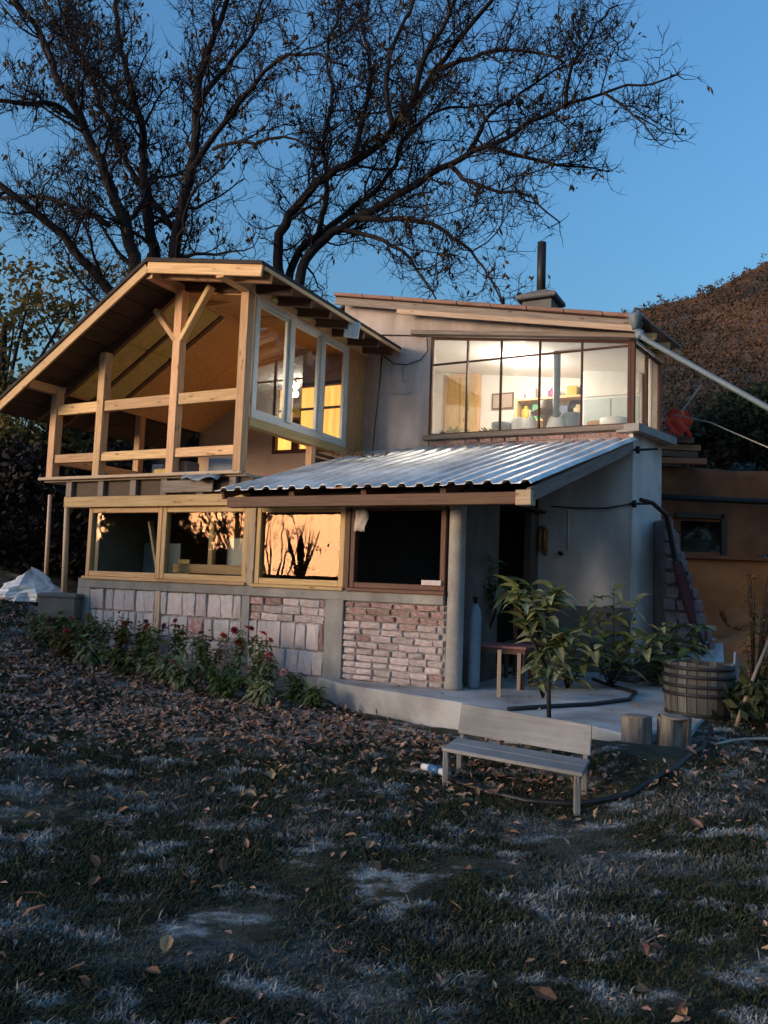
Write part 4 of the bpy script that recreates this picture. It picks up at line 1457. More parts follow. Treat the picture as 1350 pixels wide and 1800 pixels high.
# cloth hanging at the top of the dark opening
b = MB()
for i in range(6):
    for j in range(6):
        b.v.append(Vector((-1.30 + .16 * i / 5 + .02 * math.sin(j), -.05 - .02 * math.sin(i * 2 + j), 2.06 - .27 * j / 5 - .02 * (i % 2))))
for i in range(5):
    for j in range(5):
        a = i * 6 + j
        b.face((a, a + 1, a + 7, a + 6), None, True)
cl_root = b
for k in range(len(b.v)):
    b.v[k] = W(b.v[k].x, b.v[k].y, b.v[k].z)
o = b.build('rag', M_plaster_pale, loc=W(-1.22, -.05, 2.06))
o.modifiers.new('thick', 'SOLIDIFY').thickness = .008
tag(o, 'grey rag hanging from the top of the dark opening', 'rag')
b = MB()
for k in range(34):
    x, y = random.gauss(0, .22), random.gauss(0, .16)
    b.leaf((x, y, .03 + .28 * y), (random.uniform(-1, 1), random.uniform(-1, 1), .4), (0, 0, 1), random.uniform(.10, .18), .07, .2, 2)
o = b.build('leaf_clump', M_dry_leaf)
o.location = W(-2.35, 1.9, PZ0 + (PZ1 - PZ0) * .64 + .08)
tag(o, 'clump of dead leaves lying on the tin porch roof', 'leaves')

# ------------------------------------------------------------------ things inside the lit room
def inside(name, loc, label, cat):
    e = empty(name, loc, -TH)
    return tag(e, label, cat)


d = inside('wooden_door', W(-2.36, 5.98, 2.6), 'yellow wooden door at the back of the lit room', 'door')
MB().box(-.36, .36, -.05, .0, 0, 2.72).build('door_frame', M_pine, d)
MB().box(-.30, -.06, -.075, -.052, .0, 2.64).build('panel', M_yellow_wood, d)
MB().box(-.04, .30, -.075, -.052, .0, 2.64).build('panel', M_yellow_wood, d)
M_wardrobe = mat('wardrobe_door', (0.50, 0.56, 0.58), (0.44, 0.50, 0.52), rough=.4)
d = inside('wardrobe', W(.62, 5.70, 2.6), 'tall white wardrobe at the right end of the lit room', 'wardrobe')
MB().box(-.5, .5, -.28, .25, 0, 2.62).build('body', M_white, d, bevel=.01)
MB().box(-.47, -.01, -.305, -.282, .05, 1.9).build('door', M_wardrobe, d, bevel=.006)
MB().box(.01, .47, -.305, -.282, .05, 1.9).build('door', M_wardrobe, d, bevel=.006)
MB().box(-.47, .47, -.305, -.282, 1.94, 2.57).build('door', M_white, d, bevel=.006)
d = inside('shelf', W(-.55, 5.75, 2.6), 'wooden shelf full of goods at the back of the lit room', 'shelf')
MB().box(-.62, -.57, -.2, .2, 0, 2.05).build('side_panel', M_pine, d)
MB().box(.75, .80, -.2, .2, 0, 2.05).build('side_panel', M_pine, d)
for z in (1.15, 1.60, 2.0):
    MB().box(-.57, .75, -.2, .2, z, z + .035).build('board', M_pine, d)
cols = [((.55, .38, .05), 'yellow'), ((.05, .30, .10), 'green'), ((.55, .05, .06), 'red'), ((.10, .12, .20), 'dark blue'), ((.60, .45, .25), 'tan'), ((.7, .7, .68), 'white'), ((.35, .10, .25), 'purple')]
sp = [(-.45, 1.64), (-.22, 1.64), (.02, 1.64), (.26, 1.64), (.52, 1.64), (-.35, 2.04), (.05, 2.04), (.42, 2.04)]
for i, (x, z) in enumerate(sp):
    c, cn = cols[i % 7]
    b = MB()
    h = random.uniform(.18, .30)
    if i % 2:
        b.box(-.09, .09, -.08, .08, 0, h)
    else:
        b.lathe([(.06, 0), (.09, .05), (.09, h * .7), (.04, h * .85), (.04, h)], 12)
    o = b.build('box' if i % 2 else 'jar', mat('goods_' + cn.replace(' ', '_'), c, rough=.5), bevel=.006)
    o.location = W(-.55 + x, 5.72, 2.6 + z)
    o.rotation_euler = (0, 0, -TH)
    tag(o, '%s %s on the %s of the shelf in the lit room, %s along' % (cn, 'box' if i % 2 else 'jar', 'top' if z > 2 else 'middle board', ['first', 'second', 'third', 'fourth', 'fifth', 'first', 'second', 'third'][i]), 'box' if i % 2 else 'jar')
t = inside('table', W(-.35, 4.35, 2.6), 'long table heaped with dishes inside the lit window', 'table')
MB().box(-.75, 1.5, -.3, .3, 1.0, 1.05).build('table_top', M_white, t)
for x in (-.7, 1.45):
    for y in (-.25, .25):
        MB().box(x - .03, x + .03, y - .03, y + .03, 0, 1.0).build('leg', M_pine, t)
kit = [(-.62, .20, .16, 'blue_grey', 'bucket'), (-.35, .26, .13, 'white', 'bowl'), (-.10, .34, .11, 'white', 'bottle'), (.12, .42, .15, 'tan', 'hat'), (.32, .30, .13, 'white', 'bag'), (.55, .28, .15, 'blue_grey', 'pot'), (1.25, .17, .22, 'white', 'basin')]
for i, (x, h, r, cn, nm) in enumerate(kit):
    b = MB()
    if nm in ('bottle',):
        b.lathe([(r * .8, 0), (r * .8, h * .6), (.03, h * .8), (.03, h)], 12)
    elif nm == 'hat':
        b.lathe([(.05, 0), (.05, .28), (.26, .30), (.16, .36), (.10, .46), (.02, .48)], 14)
    elif nm == 'bag':
        b.lathe([(r * .9, 0), (r * 1.15, h * .35), (r * .9, h * .7), (r * .35, h * .9), (r * .5, h)], 9, wob=.15)
    else:
        b.lathe([(r * .7, 0), (r, h * .5), (r * 1.02, h), (r * .9, h), (r * .6, .05)], 14)
    m_ = {'blue_grey': M_blue_grey, 'white': M_white, 'tan': M_brown_wood}[cn]
    o = b.build(nm, m_)
    o.scale = (1.0, 1.0, 1.35)
    o.location = W(-.35 + x, 4.25 + .1 * (i % 2), 3.65)
    tag(o, {'bucket': 'blue-grey bucket at the left end of the table in the lit room', 'bowl': 'white bowl beside the bucket on the lit room table', 'bottle': 'white bottle on the table under the bright bulb', 'hat': 'brown hat on a stand on the lit room table', 'bag': 'white bag beside the stove pipe on the table', 'pot': 'blue-grey pot right of the stove pipe on the table', 'basin': 'wide white basin on the table before the wardrobe'}[nm], nm)
M_blue_leaf = mat('grey_leaf', (0.30, 0.34, 0.33), (0.18, 0.21, 0.22), rough=.7)
# more clutter on and behind the table
extra = [('kettle', .02, .20, .10, M_iron, 'dark kettle in the middle of the lit room table'), ('crate', -.50, .22, .17, M_timber, 'reddish crate behind the bucket on the lit room table'), ('pot', .72, .16, .11, M_red_cloth, 'red pot on the table right of the stove pipe'), ('basket', .92, .24, .15, M_pine, 'wicker coloured basket on the table before the wardrobe')]
for nm, x, h, r, m_, lab in extra:
    b = MB()
    if nm == 'crate':
        b.box(-r, r, -r * .7, r * .7, 0, h)
    elif nm == 'kettle':
        b.lathe([(r * .8, 0), (r, h * .4), (r * .7, h * .8), (.03, h * .9), (.03, h)], 14)
        b.tube([(r * .8, 0, h * .5), (r * 1.5, 0, h * .85)], [.025, .015], 8)
    else:
        b.lathe([(r * .75, 0), (r, h), (r * .92, h), (r * .7, .04)], 14)
    o = b.build(nm, m_, bevel=.004)
    o.location = W(-.35 + x, 4.48, 3.65)
    tag(o, lab, nm)
for (u, z, w_, h_, m_, lab) in [(-1.55, 4.72, .22, .16, M_plaster_pink, 'small framed picture on the wall beside the yellow door'), (-1.0, 4.60, .12, .22, M_wardrobe, 'narrow pale calendar on the back wall of the lit room')]:
    pc = inside('picture', W(u, 5.985, z), lab, 'picture')
    MB().box(-w_, w_, -.02, 0, -h_, h_).build('frame', M_brown_wood, pc)
    MB().box(-w_ + .03, w_ - .03, -.026, -.021, -h_ + .03, h_ - .03).build('sheet', m_, pc)
jk = inside('jacket', W(-.05, 5.9, 4.55), 'dark jacket hanging on the back wall of the lit room', 'jacket')
b = MB()
b.lathe([(.05, .30), (.16, .26), (.19, .0), (.17, -.25), (.20, -.42), (.12, -.42)], 12, wob=.12)
for k, v in enumerate(b.v):
    b.v[k] = Vector((v.x, v.y * .4, v.z))
b.build('cloth', mat('dark_cloth', (.06, .07, .10), (.03, .035, .05), rough=.9), jk)
b = MB(); b.tube([(0, .0, .28), (0, .06, .36)], .012, 6); b.build('hook', M_iron, jk)
# potted plants and papers along the window ledge inside
for i, (u, h) in enumerate([(-1.72, .24), (-1.56, .30), (-1.38, .22), (-.98, .24), (-.80, .27)]):
    pt = inside('potted_plant', W(u, VR + .32, 3.50), ['pale potted plant at the far left of the lit window ledge', 'spiky potted plant second from the left in the lit window', 'low potted plant just left of the first window bar', 'small potted plant in the second pane of the lit window', 'bushy potted plant in the second pane near the bar'][i], 'potted plant')
    MB().lathe([(.04, 0), (.06, .09), (.065, .10), (.05, .10)], 10).build('pot', M_white if i % 2 else M_blue_grey, pt)
    b = MB()
    for k in range(14):
        a = random.uniform(0, 6.28)
        b.leaf((0, 0, .09), (math.cos(a), math.sin(a), random.uniform(.5, 2)), (0, 0, 1), h, .06, .3, 2)
    b.build('foliage', M_leaf if i % 2 else M_blue_leaf, pt)
b = MB()
b.box(-2.3, 1.2, VR + .21, VR + .45, 3.44, 3.50)
for k in range(len(b.v)):
    b.v[k] = W(b.v[k].x, b.v[k].y, b.v[k].z)
tag(b.build('inner_ledge', M_cream), 'inner window shelf carrying the potted plants', 'shelf')

# items on the balcony deck
for (u, v, sx, sz, m_, lab) in [(-4.62, .25, .30, .13, M_insul, 'pale offcut block lying on the balcony deck'), (-3.75, .5, .45, .30, M_blue_grey, 'grey crate on the balcony deck by the main post'), (-4.18, .22, .16, .22, M_old_wood, 'small wooden block at the foot of the braced post'), (-5.05, .6, .2, .26, M_blue_grey, 'blue can standing on the balcony deck')]:
    b = MB()
    b.box(-sx / 2, sx / 2, -.12, .12, 0, sz)
    o = b.build('crate' if 'crate' in lab else ('can' if 'can' in lab else 'block'), m_, bevel=.012)
    o.location = W(u, v, 2.546)
    o.rotation_euler = (0, 0, -TH + random.uniform(-.2, .2))
    tag(o, lab, o.name.split('.')[0])
b = MB()
n = 6
for i in range(7):
    for j in range(7):
        b.v.append(W(-3.95 + .62 * i / 6, -.20 + .34 * j / 6, 2.555 - .10 * max(0, 1 - j / 2.2) + .03 * math.sin(i * 1.7 + j)))
for i in range(6):
    for j in range(6):
        a = i * 7 + j
        b.face((a, a + 1, a + 8, a + 7), None, True)
o = b.build('sheet', M_blue_grey, loc=W(-3.7, -.1, 2.55))
o.modifiers.new('thick', 'SOLIDIFY').thickness = .012
tag(o, 'grey sheet draped over the deck edge by the tin roof', 'sheet')

# ------------------------------------------------------------------ left side: poles, trough, tarpaulin
for (p0, p1, r, lab) in [((-4.98, 12.6, .80), (-5.04, 12.62, 2.34), .045, 'pale prop pole under the balcony nearest the wall corner'), ((-5.70, 13.6, .95), (-5.74, 13.62, 2.45), .035, 'thin pale prop pole standing further left behind the tarpaulin')]:
    b = MB()
    b.tube([p0, p1], [r, r * .9], 8)
    tag(b.build('pole', M_pine_grey, loc=p0), lab, 'pole')
tr = empty('trough', (-4.62, 11.85, .42), -.15)
tag(tr, 'dark concrete trough standing beside the left corner of the house', 'trough')
MB().box(-.32, .26, -.25, .25, .06, .42).build('body', M_plinth, tr, bevel=.015)
MB().box(-.34, .28, -.27, .27, .36, .41).build('rim', M_plinth, tr, bevel=.01)
MB().box(-.26, -.14, -.2, .2, -.10, .06).build('foot', M_stone, tr, bevel=.01)
MB().box(.10, .22, -.2, .2, -.10, .06).build('foot', M_stone, tr, bevel=.01)
b = MB()
nu, nv = 22, 12
for j in range(nv + 1):
    for i in range(nu):
        a = 2 * math.pi * i / nu
        t = j / nv
        rr = math.sin(math.pi * (.5 + t / 2)) ** .8
        x = .52 * math.cos(a) * rr
        y = .34 * math.sin(a) * rr
        z = .46 * t ** .85
        k_ = 1 + .35 * mnoise.fractal((math.cos(a) * 2 + t, math.sin(a) * 2, t * 2.5), 1, 2, 4)
        b.v.append(Vector((x * k_ - .04 * t, y * k_, z * (1 + .3 * mnoise.noise((a, t, 4))) - .03)))
for j in range(nv):
    for i in range(nu):
        i2 = (i + 1) % nu
        b.face((j * nu + i, j * nu + i2, (j + 1) * nu + i2, (j + 1) * nu + i), None, False)
b.face([nv * nu + i for i in range(nu)])
o = b.build('tarpaulin', M_tarp)
o.location = (-5.62, 12.9, gz(-5.62, 12.9))
tag(o, 'crumpled white tarpaulin heap on the ground at the far left', 'tarpaulin')

# ------------------------------------------------------------------ bench
bn = empty('bench', (0.95, 5.95, -.33))
tag(bn, 'low grey bench with a board back standing on the lawn', 'bench')


def bl(x, y, z):                                     # bench-local point: x along, y back
    ax = Vector((.89, -.66, 0)).normalized()
    ay = Vector((.36, .93, 0)).normalized()
    c = Vector((.945, 5.78, 0))
    return c + ax * x + ay * y + Vector((0, 0, z)) - Vector(bn.location)


hl = .555
b = MB(); b.prism([bl(-hl, 0, -.035), bl(hl, 0, -.035), bl(hl, .19, -.03), bl(-hl, .19, -.03)], (0, 0, -.028)); b.build('seat_board', M_bench, bn, bevel=.005)
b = MB(); b.prism([bl(-hl + .005, .20, -.03), bl(hl - .004, .20, -.03), bl(hl, .41, -.025), bl(-hl, .41, -.025)], (0, 0, -.028)); b.build('seat_board', M_bench, bn, bevel=.005)
b = MB(); b.prism([bl(-hl, .44, .00), bl(hl, .44, -.005), bl(hl, .52, .20), bl(-hl, .52, .225)], bl(0, .025, 0) - bl(0, 0, 0)); b.build('backrest', M_bench, bn, bevel=.005)
for x in (-hl + .03, hl - .04):
    for y in (.02, .40):
        g = bl(x, y, 0) + Vector(bn.location)
        zg = gz(g.x, g.y) - .05
        b = MB(); b.beam(bl(x, y + (.03 if y > .2 else 0), zg), bl(x, y, -.064), .04, .04)
        b.build('leg', M_bench, bn, bevel=.003)
    b = MB(); b.beam(bl(x, .43, -.2), bl(x, .515, .15), .03, .035); b.build('back_support', M_bench, bn)
    b = MB(); b.beam(bl(x, .0, -.085), bl(x, .42, -.08), .03, .04); b.build('side_rail', M_bench, bn)

# ------------------------------------------------------------------ barrel and stumps
ba = empty('barrel', (3.18, 8.0, -.04))
tag(ba, 'old wooden barrel with iron hoops at the right edge of terrace', 'barrel')
ns = 22
H = .545


def br(z):
    return .285 + .050 * math.sin(math.pi * min(1, max(0, z / .80 + .1)))


for k in range(ns):
    a0, a1 = 2 * math.pi * k / ns + .012, 2 * math.pi * (k + 1) / ns - .012
    b = MB()
    zs = [0, .15, .3, .42, H + random.uniform(-.015, .015)]
    for z in zs:
        for a, r in ((a0, br(z)), (a1, br(z)), (a1, br(z) - .03), (a0, br(z) - .03)):
            b.v.append(Vector((math.cos(a) * r, math.sin(a) * r, z)))
    rr = random.uniform(0, 9)
    for i in range(len(zs) - 1):
        for q in range(4):
            q2 = (q + 1) % 4
            b.face((i * 4 + q, i * 4 + q2, i * 4 + 4 + q2, i * 4 + 4 + q), [(zs[i], rr + q * .08), (zs[i], rr + q * .08 + .08), (zs[i + 1], rr + q * .08 + .08), (zs[i + 1], rr + q * .08)])
    e = (len(zs) - 1) * 4
    b.face((e, e + 1, e + 2, e + 3))
    b.build('stave', M_barrel, ba)
for z in (.06, .25, .33, .42, .50):
    b = MB()
    b.lathe([(br(z) + .002, z - .018), (br(z) + .009, z - .016), (br(z) + .009, z + .016), (br(z) + .002, z + .018), (br(z) - .004, z + .018), (br(z) - .004, z - .018)], 40)
    b.build('hoop', M_iron, ba)
b = MB(); b.lathe([(.27, .45), (.27, .48)], 24); b.build('barrel_head', M_barrel, ba)
b = MB()
b.beam((3.46, 7.86, -.05), (3.60, 8.10, .56), .02, .30)
tag(b.build('board', M_blue_grey, loc=(3.5, 8, 0), bevel=.004), 'blue-grey board leaning against the right side of the barrel', 'board')


def stump(x, y, r, h, label, rot=0.0, tilt=0.0, split=False):
    e = empty('stump', (x, y, gz(x, y) - .02))
    e.rotation_euler = (tilt, 0, rot)
    tag(e, label, 'stump', 'sawn stumps beside the terrace')
    b = MB()
    n = 24
    zs = [0, .05, h * .5, h * .9, h]
    for z in zs:
        for k in range(n):
            a = 2 * math.pi * k / n
            rr = r * (1 + .16 * mnoise.noise((math.cos(a) * 1.6, math.sin(a) * 1.6, x * 7 + z * .8)) + .07 * mnoise.noise((math.cos(a) * 6, math.sin(a) * 6, z * 2 + x))) * (1.08 if z == 0 else 1)
            if split and abs(((a - 4.5 + math.pi) % (2 * math.pi)) - math.pi) < .32:
                rr *= .55
            b.v.append(Vector((math.cos(a) * rr, math.sin(a) * rr, z)))
    for i in range(len(zs) - 1):
        for k in range(n):
            k2 = (k + 1) % n
            b.face((i * n + k, i * n + k2, (i + 1) * n + k2, (i + 1) * n + k), None, True)
    b.build('bark', M_stump, e)
    b = MB()
    b.lathe([(r * .90, h - .004), (r * .90, h + .004), (r * .6, h + .006), (r * .3, h + .003), (.01, h + .006)], 24, wob=.05)
    b.build('cut_face', M_cut, e)
    return e


stump(2.17, 6.78, .125, .235, 'round pale stump nearest to the bench end')
stump(2.47, 6.74, .13, .25, 'cracked dark stump between the pale stump and the barrel', .4, .06, True)

# ------------------------------------------------------------------ hose, rope, plank
hp = [(.54, 6.30), (.63, 6.12), (.82, 5.92), (1.06, 5.70), (1.37, 5.62), (1.78, 5.66), (2.21, 5.95), (2.62, 6.5), (2.92, 7.1), (3.10, 7.5)]
fine = []
for i in range(len(hp) - 1):
    for t in (0, .33, .66):
        x = hp[i][0] + (hp[i + 1][0] - hp[i][0]) * t
        y = hp[i][1] + (hp[i + 1][1] - hp[i][1]) * t
        fine.append(Vector((x, y, gz(x, y) + .035)))
hs = empty('garden_hose', fine[0])
tag(hs, 'black garden hose curving through the grass in front of bench', 'hose')
b = MB()
b.tube([p - fine[0] for p in fine], .020, 8)
b.build('tube', M_hose, hs)
b = MB()
b.tube([Vector((-.10, .12, .02)), Vector((-.03, .04, .02))], [.035, .035], 10)
b.build('connector', M_blue, hs)
b = MB()
b.tube([Vector((-.03, .04, .02)), Vector((.03, -.05, .015))], [.028, .024], 10)
b.build('collar', M_tarp, hs)
b = MB()
b.tube([Vector((-.16, .18, .02)), Vector((-.10, .12, .02))], [.025, .03], 10)
b.build('nozzle', M_white, hs)
b = MB()
rp = []
for i in range(9):
    t = i / 8
    x, y = 2.84 + .95 * t, 6.78 + .52 * t + .05 * math.sin(t * 6)
    rp.append((x, y, gz(x, y) + .03 + .02 * math.sin(3 * t)))
b.tube(rp, .013, 6)
tag(b.build('rope', M_rope, loc=rp[0]), 'pale rope lying on the lawn at the right edge', 'rope')
b = MB()
b.beam((-.13, 8.31, gz(-.13, 8.31) + .02), (.52, 7.94, gz(.52, 7.94) + .02), .09, .03)
tag(b.build('plank', M_old_wood, loc=(.2, 8.1, -.3), bevel=.004), 'narrow grey plank lying in the leaves left of the bench', 'plank')
b = MB()
b.tube([W(1.0, -1.0, .02), W(1.25, -.6, .02), W(1.6, -.1, .022), W(1.85, .55, .022), W(1.80, 1.2, .022), W(1.4, 1.6, .03), W(1.15, 1.9, .05)], .022, 8)
tag(b.build('garden_hose', M_hose), 'dark hose curling over the concrete terrace behind the sapling', 'hose')

# ------------------------------------------------------------------ under the porch
tb = empty('table', W(.24, .80, 0), -TH + .1)
tag(tb, 'small red topped table among the plants under the porch', 'table')
b = MB(); b.box(-.42, .42, -.28, .28, .46, .49); b.build('table_top', mat('red_oilcloth', (0.40, 0.17, 0.17), (0.28, 0.09, 0.09), rough=.5, scale=12), tb, bevel=.006)
b = MB(); b.box(-.40, .40, -.26, .26, .40, .459); b.build('apron', M_brown_wood, tb)
for x in (-.37, .37):
    for y in (-.23, .23):
        b = MB(); b.box(x - .022, x + .022, y - .022, y + .022, 0, .40); b.build('leg', M_brown_wood, tb)
chr_ = empty('chair', W(-.0 + .28, 1.75, 0), -TH)
tag(chr_, 'dark wooden chair behind the small red table', 'chair')
MB().box(-.2, .2, -.2, .2, .43, .47).build('seat', M_brown_wood, chr_, bevel=.006)
for x in (-.17, .17):
    MB().box(x - .02, x + .02, .15, .2, 0, .92).build('back_post', M_brown_wood, chr_)
    MB().box(x - .02, x + .02, -.2, -.15, 0, .43).build('leg', M_brown_wood, chr_)
MB().box(-.2, .2, .16, .185, .62, .90).build('backrest', M_brown_wood, chr_, bevel=.006)
gc = empty('gas_cylinder', W(.15, .30, 0))
tag(gc, 'blue-grey gas cylinder standing behind the round porch column', 'gas cylinder')
MB().lathe([(.06, 0), (.07, .03), (.072, .08), (.072, .80), (.06, .90), (.03, .95), (.03, .97)], 18).build('body', M_blue_grey, gc)
MB().lathe([(.022, .97), (.022, 1.02), (.035, 1.02), (.035, 1.05)], 10).build('valve', M_iron, gc)
for i, (x, y, h) in enumerate([(1.30, 8.68, .50), (1.62, 9.3, .42)]):
    b = MB()
    b.beam((x, y, 0), (x, y, h), .035, .035, up=(0, 1, 0))
    tag(b.build('stake', M_pine_grey, loc=(x, y, 0)), ['pale wooden stake at the terrace edge under the leaves', 'shorter pale stake behind the sapling stem'][i], 'stake')
# ------------------------------------------------------------------ plants before the porch (every large leaf its own object)
def leaf_mesh(name, m, L=1.0, wd=.42, droop=.45, lobed=False):
    b = MB()
    if lobed:
        for a, l, w in ((0, 1, .30), (.75, .72, .24), (-.75, .72, .24), (1.5, .45, .18), (-1.5, .45, .18)):
            b.leaf((0, 0, 0), (math.cos(a), math.sin(a), .15), (0, 0, 1), L * l, w, droop, 3)
    else:
        b.leaf((0, 0, 0), (1, 0, .25), (0, 0, 1), L, wd, droop, 3)
    o = b.build(name, m)
    me = o.data
    bpy.data.objects.remove(o)
    return me


LEAVES = [leaf_mesh('leaf', M_leaf, droop=d) for d in (.35, .6, .9)]
LEAVES_P = [leaf_mesh('leaf', M_leaf_pale, droop=d) for d in (.35, .6, .9)]
LEAVES_L = [leaf_mesh('leaf', M_leaf, droop=d, lobed=True) for d in (.3, .55)]


def place_leaf(parent, mesh, p, d, L, roll=0.0):
    o = bpy.data.objects.new('leaf', mesh)
    COL.objects.link(o)
    o.parent = parent
    q = Vector(d).normalized().to_track_quat('X', 'Z')
    o.rotation_mode = 'QUATERNION'
    from mathutils import Quaternion
    o.rotation_quaternion = q @ Quaternion((1, 0, 0), roll)
    o.location = p
    o.scale = (L, L, L)
    return o


def plant(name, label, cat, base, stems, meshes, nleaf, L, r=.018, spread=.9, group=None, low=0.3, flat=.2):
    e = empty(name, base)
    tag(e, label, cat, group)
    base = Vector(base)
    for s in stems:
        pts = [Vector(p) - base for p in s]
        b = MB()
        k = len(pts)
        b.tube(pts, [r * (1 - .7 * i / (k - 1)) for i in range(k)], 7)
        b.build('stem', M_twig if r < .012 else M_bark, e)
        for i in range(nleaf):
            t = low + (1 - low) * (i + .5) / nleaf
            f = t * (k - 1)
            j = min(int(f), k - 2)
            p = pts[j].lerp(pts[j + 1], f - j)
            a = i * 2.4 + random.uniform(-.4, .4)
            d = Vector((math.cos(a) * spread, math.sin(a) * spread, random.uniform(-.35, .55) + flat))
            place_leaf(e, random.choice(meshes), p, d, L * random.uniform(.65, 1.15), random.uniform(-.4, .4))
    return e


sb = (1.56, 7.33, 0.0)
plant('sapling', 'young broad-leaved sapling with a thin bent trunk in front of the porch', 'sapling', sb,
      [[(1.56, 7.33, -.02), (1.555, 7.35, .35), (1.50, 7.40, .62), (1.42, 7.45, .95), (1.40, 7.5, 1.22)],
       [(1.53, 7.37, .45), (1.40, 7.4, .72), (1.30, 7.46, 1.0), (1.26, 7.5, 1.2)],
       [(1.46, 7.42, .75), (1.56, 7.42, .98), (1.62, 7.45, 1.16)],
       [(1.54, 7.36, .52), (1.66, 7.40, .68), (1.72, 7.44, .74)]],
      LEAVES + LEAVES_P + LEAVES_P + LEAVES_L, 27, .23, .022, low=.28)
plant('tall_plant', 'tall leafy plant rising in front of the dark porch doorway', 'plant', (1.38, 10.2, 0),
      [[(1.38, 10.2, 0), (1.38, 10.2, .6), (1.35, 10.15, 1.1), (1.37, 10.1, 1.55)],
       [(1.38, 10.2, .6), (1.50, 10.1, 1.0), (1.56, 10.0, 1.28)],
       [(1.38, 10.2, .7), (1.22, 10.1, 1.05), (1.14, 10.0, 1.25)]],
      LEAVES_P + LEAVES, 24, .24, .016, low=.42)
plant('potted_shrub', 'low pale leafy plant at the foot of the red table', 'plant', (1.78, 8.7, 0),
      [[(1.78, 8.7, 0), (1.76, 8.68, .25), (1.72, 8.66, .55)], [(1.78, 8.7, 0), (1.88, 8.66, .3), (1.92, 8.64, .5)], [(1.78, 8.7, 0), (1.70, 8.66, .22), (1.64, 8.62, .36)]],
      LEAVES_P, 14, .20, .010, low=.15)
plant('oleander_bush', 'bush with upright leafy shoots against the pale porch wall', 'bush', (2.85, 9.9, 0),
      [[(2.85, 9.9, 0), (2.75, 9.85, .5), (2.60, 9.8, 1.12)], [(2.85, 9.9, 0), (2.87, 9.85, .6), (2.85, 9.8, 1.20)], [(2.85, 9.9, 0), (3.0, 9.8, .6), (3.12, 9.75, 1.08)],
       [(2.85, 9.9, 0), (2.62, 9.8, .4), (2.45, 9.7, .85)], [(2.85, 9.9, 0), (2.95, 9.7, .4), (3.05, 9.5, .68)], [(2.85, 9.9, 0), (3.2, 9.7, .45), (3.40, 9.6, .8)]],
      LEAVES + LEAVES_P, 17, .27, .012, low=.2)
plant('drooping_bush', 'dark drooping bush at the corner beside the concrete path', 'bush', (3.6, 10.4, 0.05),
      [[(3.6, 10.4, 0), (3.5, 10.3, .4), (3.35, 10.1, .62)], [(3.6, 10.4, 0), (3.65, 10.3, .5), (3.7, 10.15, .75)], [(3.6, 10.4, 0), (3.8, 10.2, .4), (4.0, 10.05, .55)], [(3.6, 10.4, 0), (3.55, 10.1, .25), (3.5, 9.85, .32)], [(3.6, 10.4, 0), (3.85, 10.35, .5), (4.1, 10.3, .8)]],
      LEAVES + LEAVES_P, 17, .29, .010, low=.15)
plant('drooping_bush', 'dense low bush between the sapling and the oleander bush', 'bush', (2.25, 9.6, 0),
      [[(2.25, 9.6, 0), (2.1, 9.5, .35), (1.98, 9.4, .66)], [(2.25, 9.6, 0), (2.3, 9.5, .4), (2.35, 9.4, .75)], [(2.25, 9.6, 0), (2.15, 9.4, .25), (2.05, 9.2, .40)], [(2.25, 9.6, 0), (2.4, 9.4, .3), (2.5, 9.3, .5)]],
      LEAVES + LEAVES_P, 17, .25, .010, low=.15)
# shrub with magenta flowers at the right edge
mg = empty('flowering_shrub', (4.05, 8.7, gz(4.05, 8.7)))
tag(mg, 'thin shrub with magenta flowers at the right edge of picture', 'shrub')
b, fb = MB(), MB()
for i in range(26):
    a = random.uniform(0, 6.28)
    top = Vector((.30 * math.cos(a) * random.random() + .12, .30 * math.sin(a), random.uniform(.5, 2.0)))
    b.tube([(0, 0, 0), (top.x * .4, top.y * .4, top.z * .55), top], [.010, .007, .003], 4)
    for k in range(7):
        t = random.uniform(.35, 1)
        p = top * t
        fb.leaf(p, (random.uniform(-1, 1), random.uniform(-1, 1), random.uniform(-.3, .6)), (0, 0, 1), .10, .05, .4, 2)
    if i % 2 == 0:
        fl_ = MB()
        for k in range(6):
            fl_.leaf((0, 0, 0), (math.cos(k), math.sin(k), .4), (0, 0, 1), .06, .05, .2, 2)
        o = fl_.build('bloom', M_magenta, mg)
        o.location = top
b.build('stem', M_twig, mg)
tag(fb.build('foliage', M_bush2, mg), kind='stuff')
b = MB()
b.tube([(3.32, 7.5, gz(3.3, 7.5)), (3.55, 7.62, .42), (3.80, 7.8, .80)], [.022, .018, .014], 6)
tag(b.build('stick', M_old_wood, loc=(3.32, 7.5, 0)), 'bare stick leaning at the right edge beside the barrel', 'stick')

# ------------------------------------------------------------------ flower bed along the brick wall
BLOOM = {}
for nm, m_ in (('red', M_red), ('purple', M_purple), ('pink', M_pink), ('seed', M_seed)):
    b = MB()
    for ring, (nn, el, L) in enumerate(((9, .15, 1.0), (7, .6, .85), (5, 1.2, .6))):
        for k in range(nn):
            a = 6.28 * k / nn + ring * .3
            if nm == 'seed':
                L2 = L * .7
            else:
                L2 = L
            b.leaf((0, 0, 0), (math.cos(a) * math.cos(el), math.sin(a) * math.cos(el), math.sin(el)), (0, 0, 1), L2, .45, .15, 2)
    o = b.build('bloom', m_)
    BLOOM[nm] = o.data
    bpy.data.objects.remove(o)


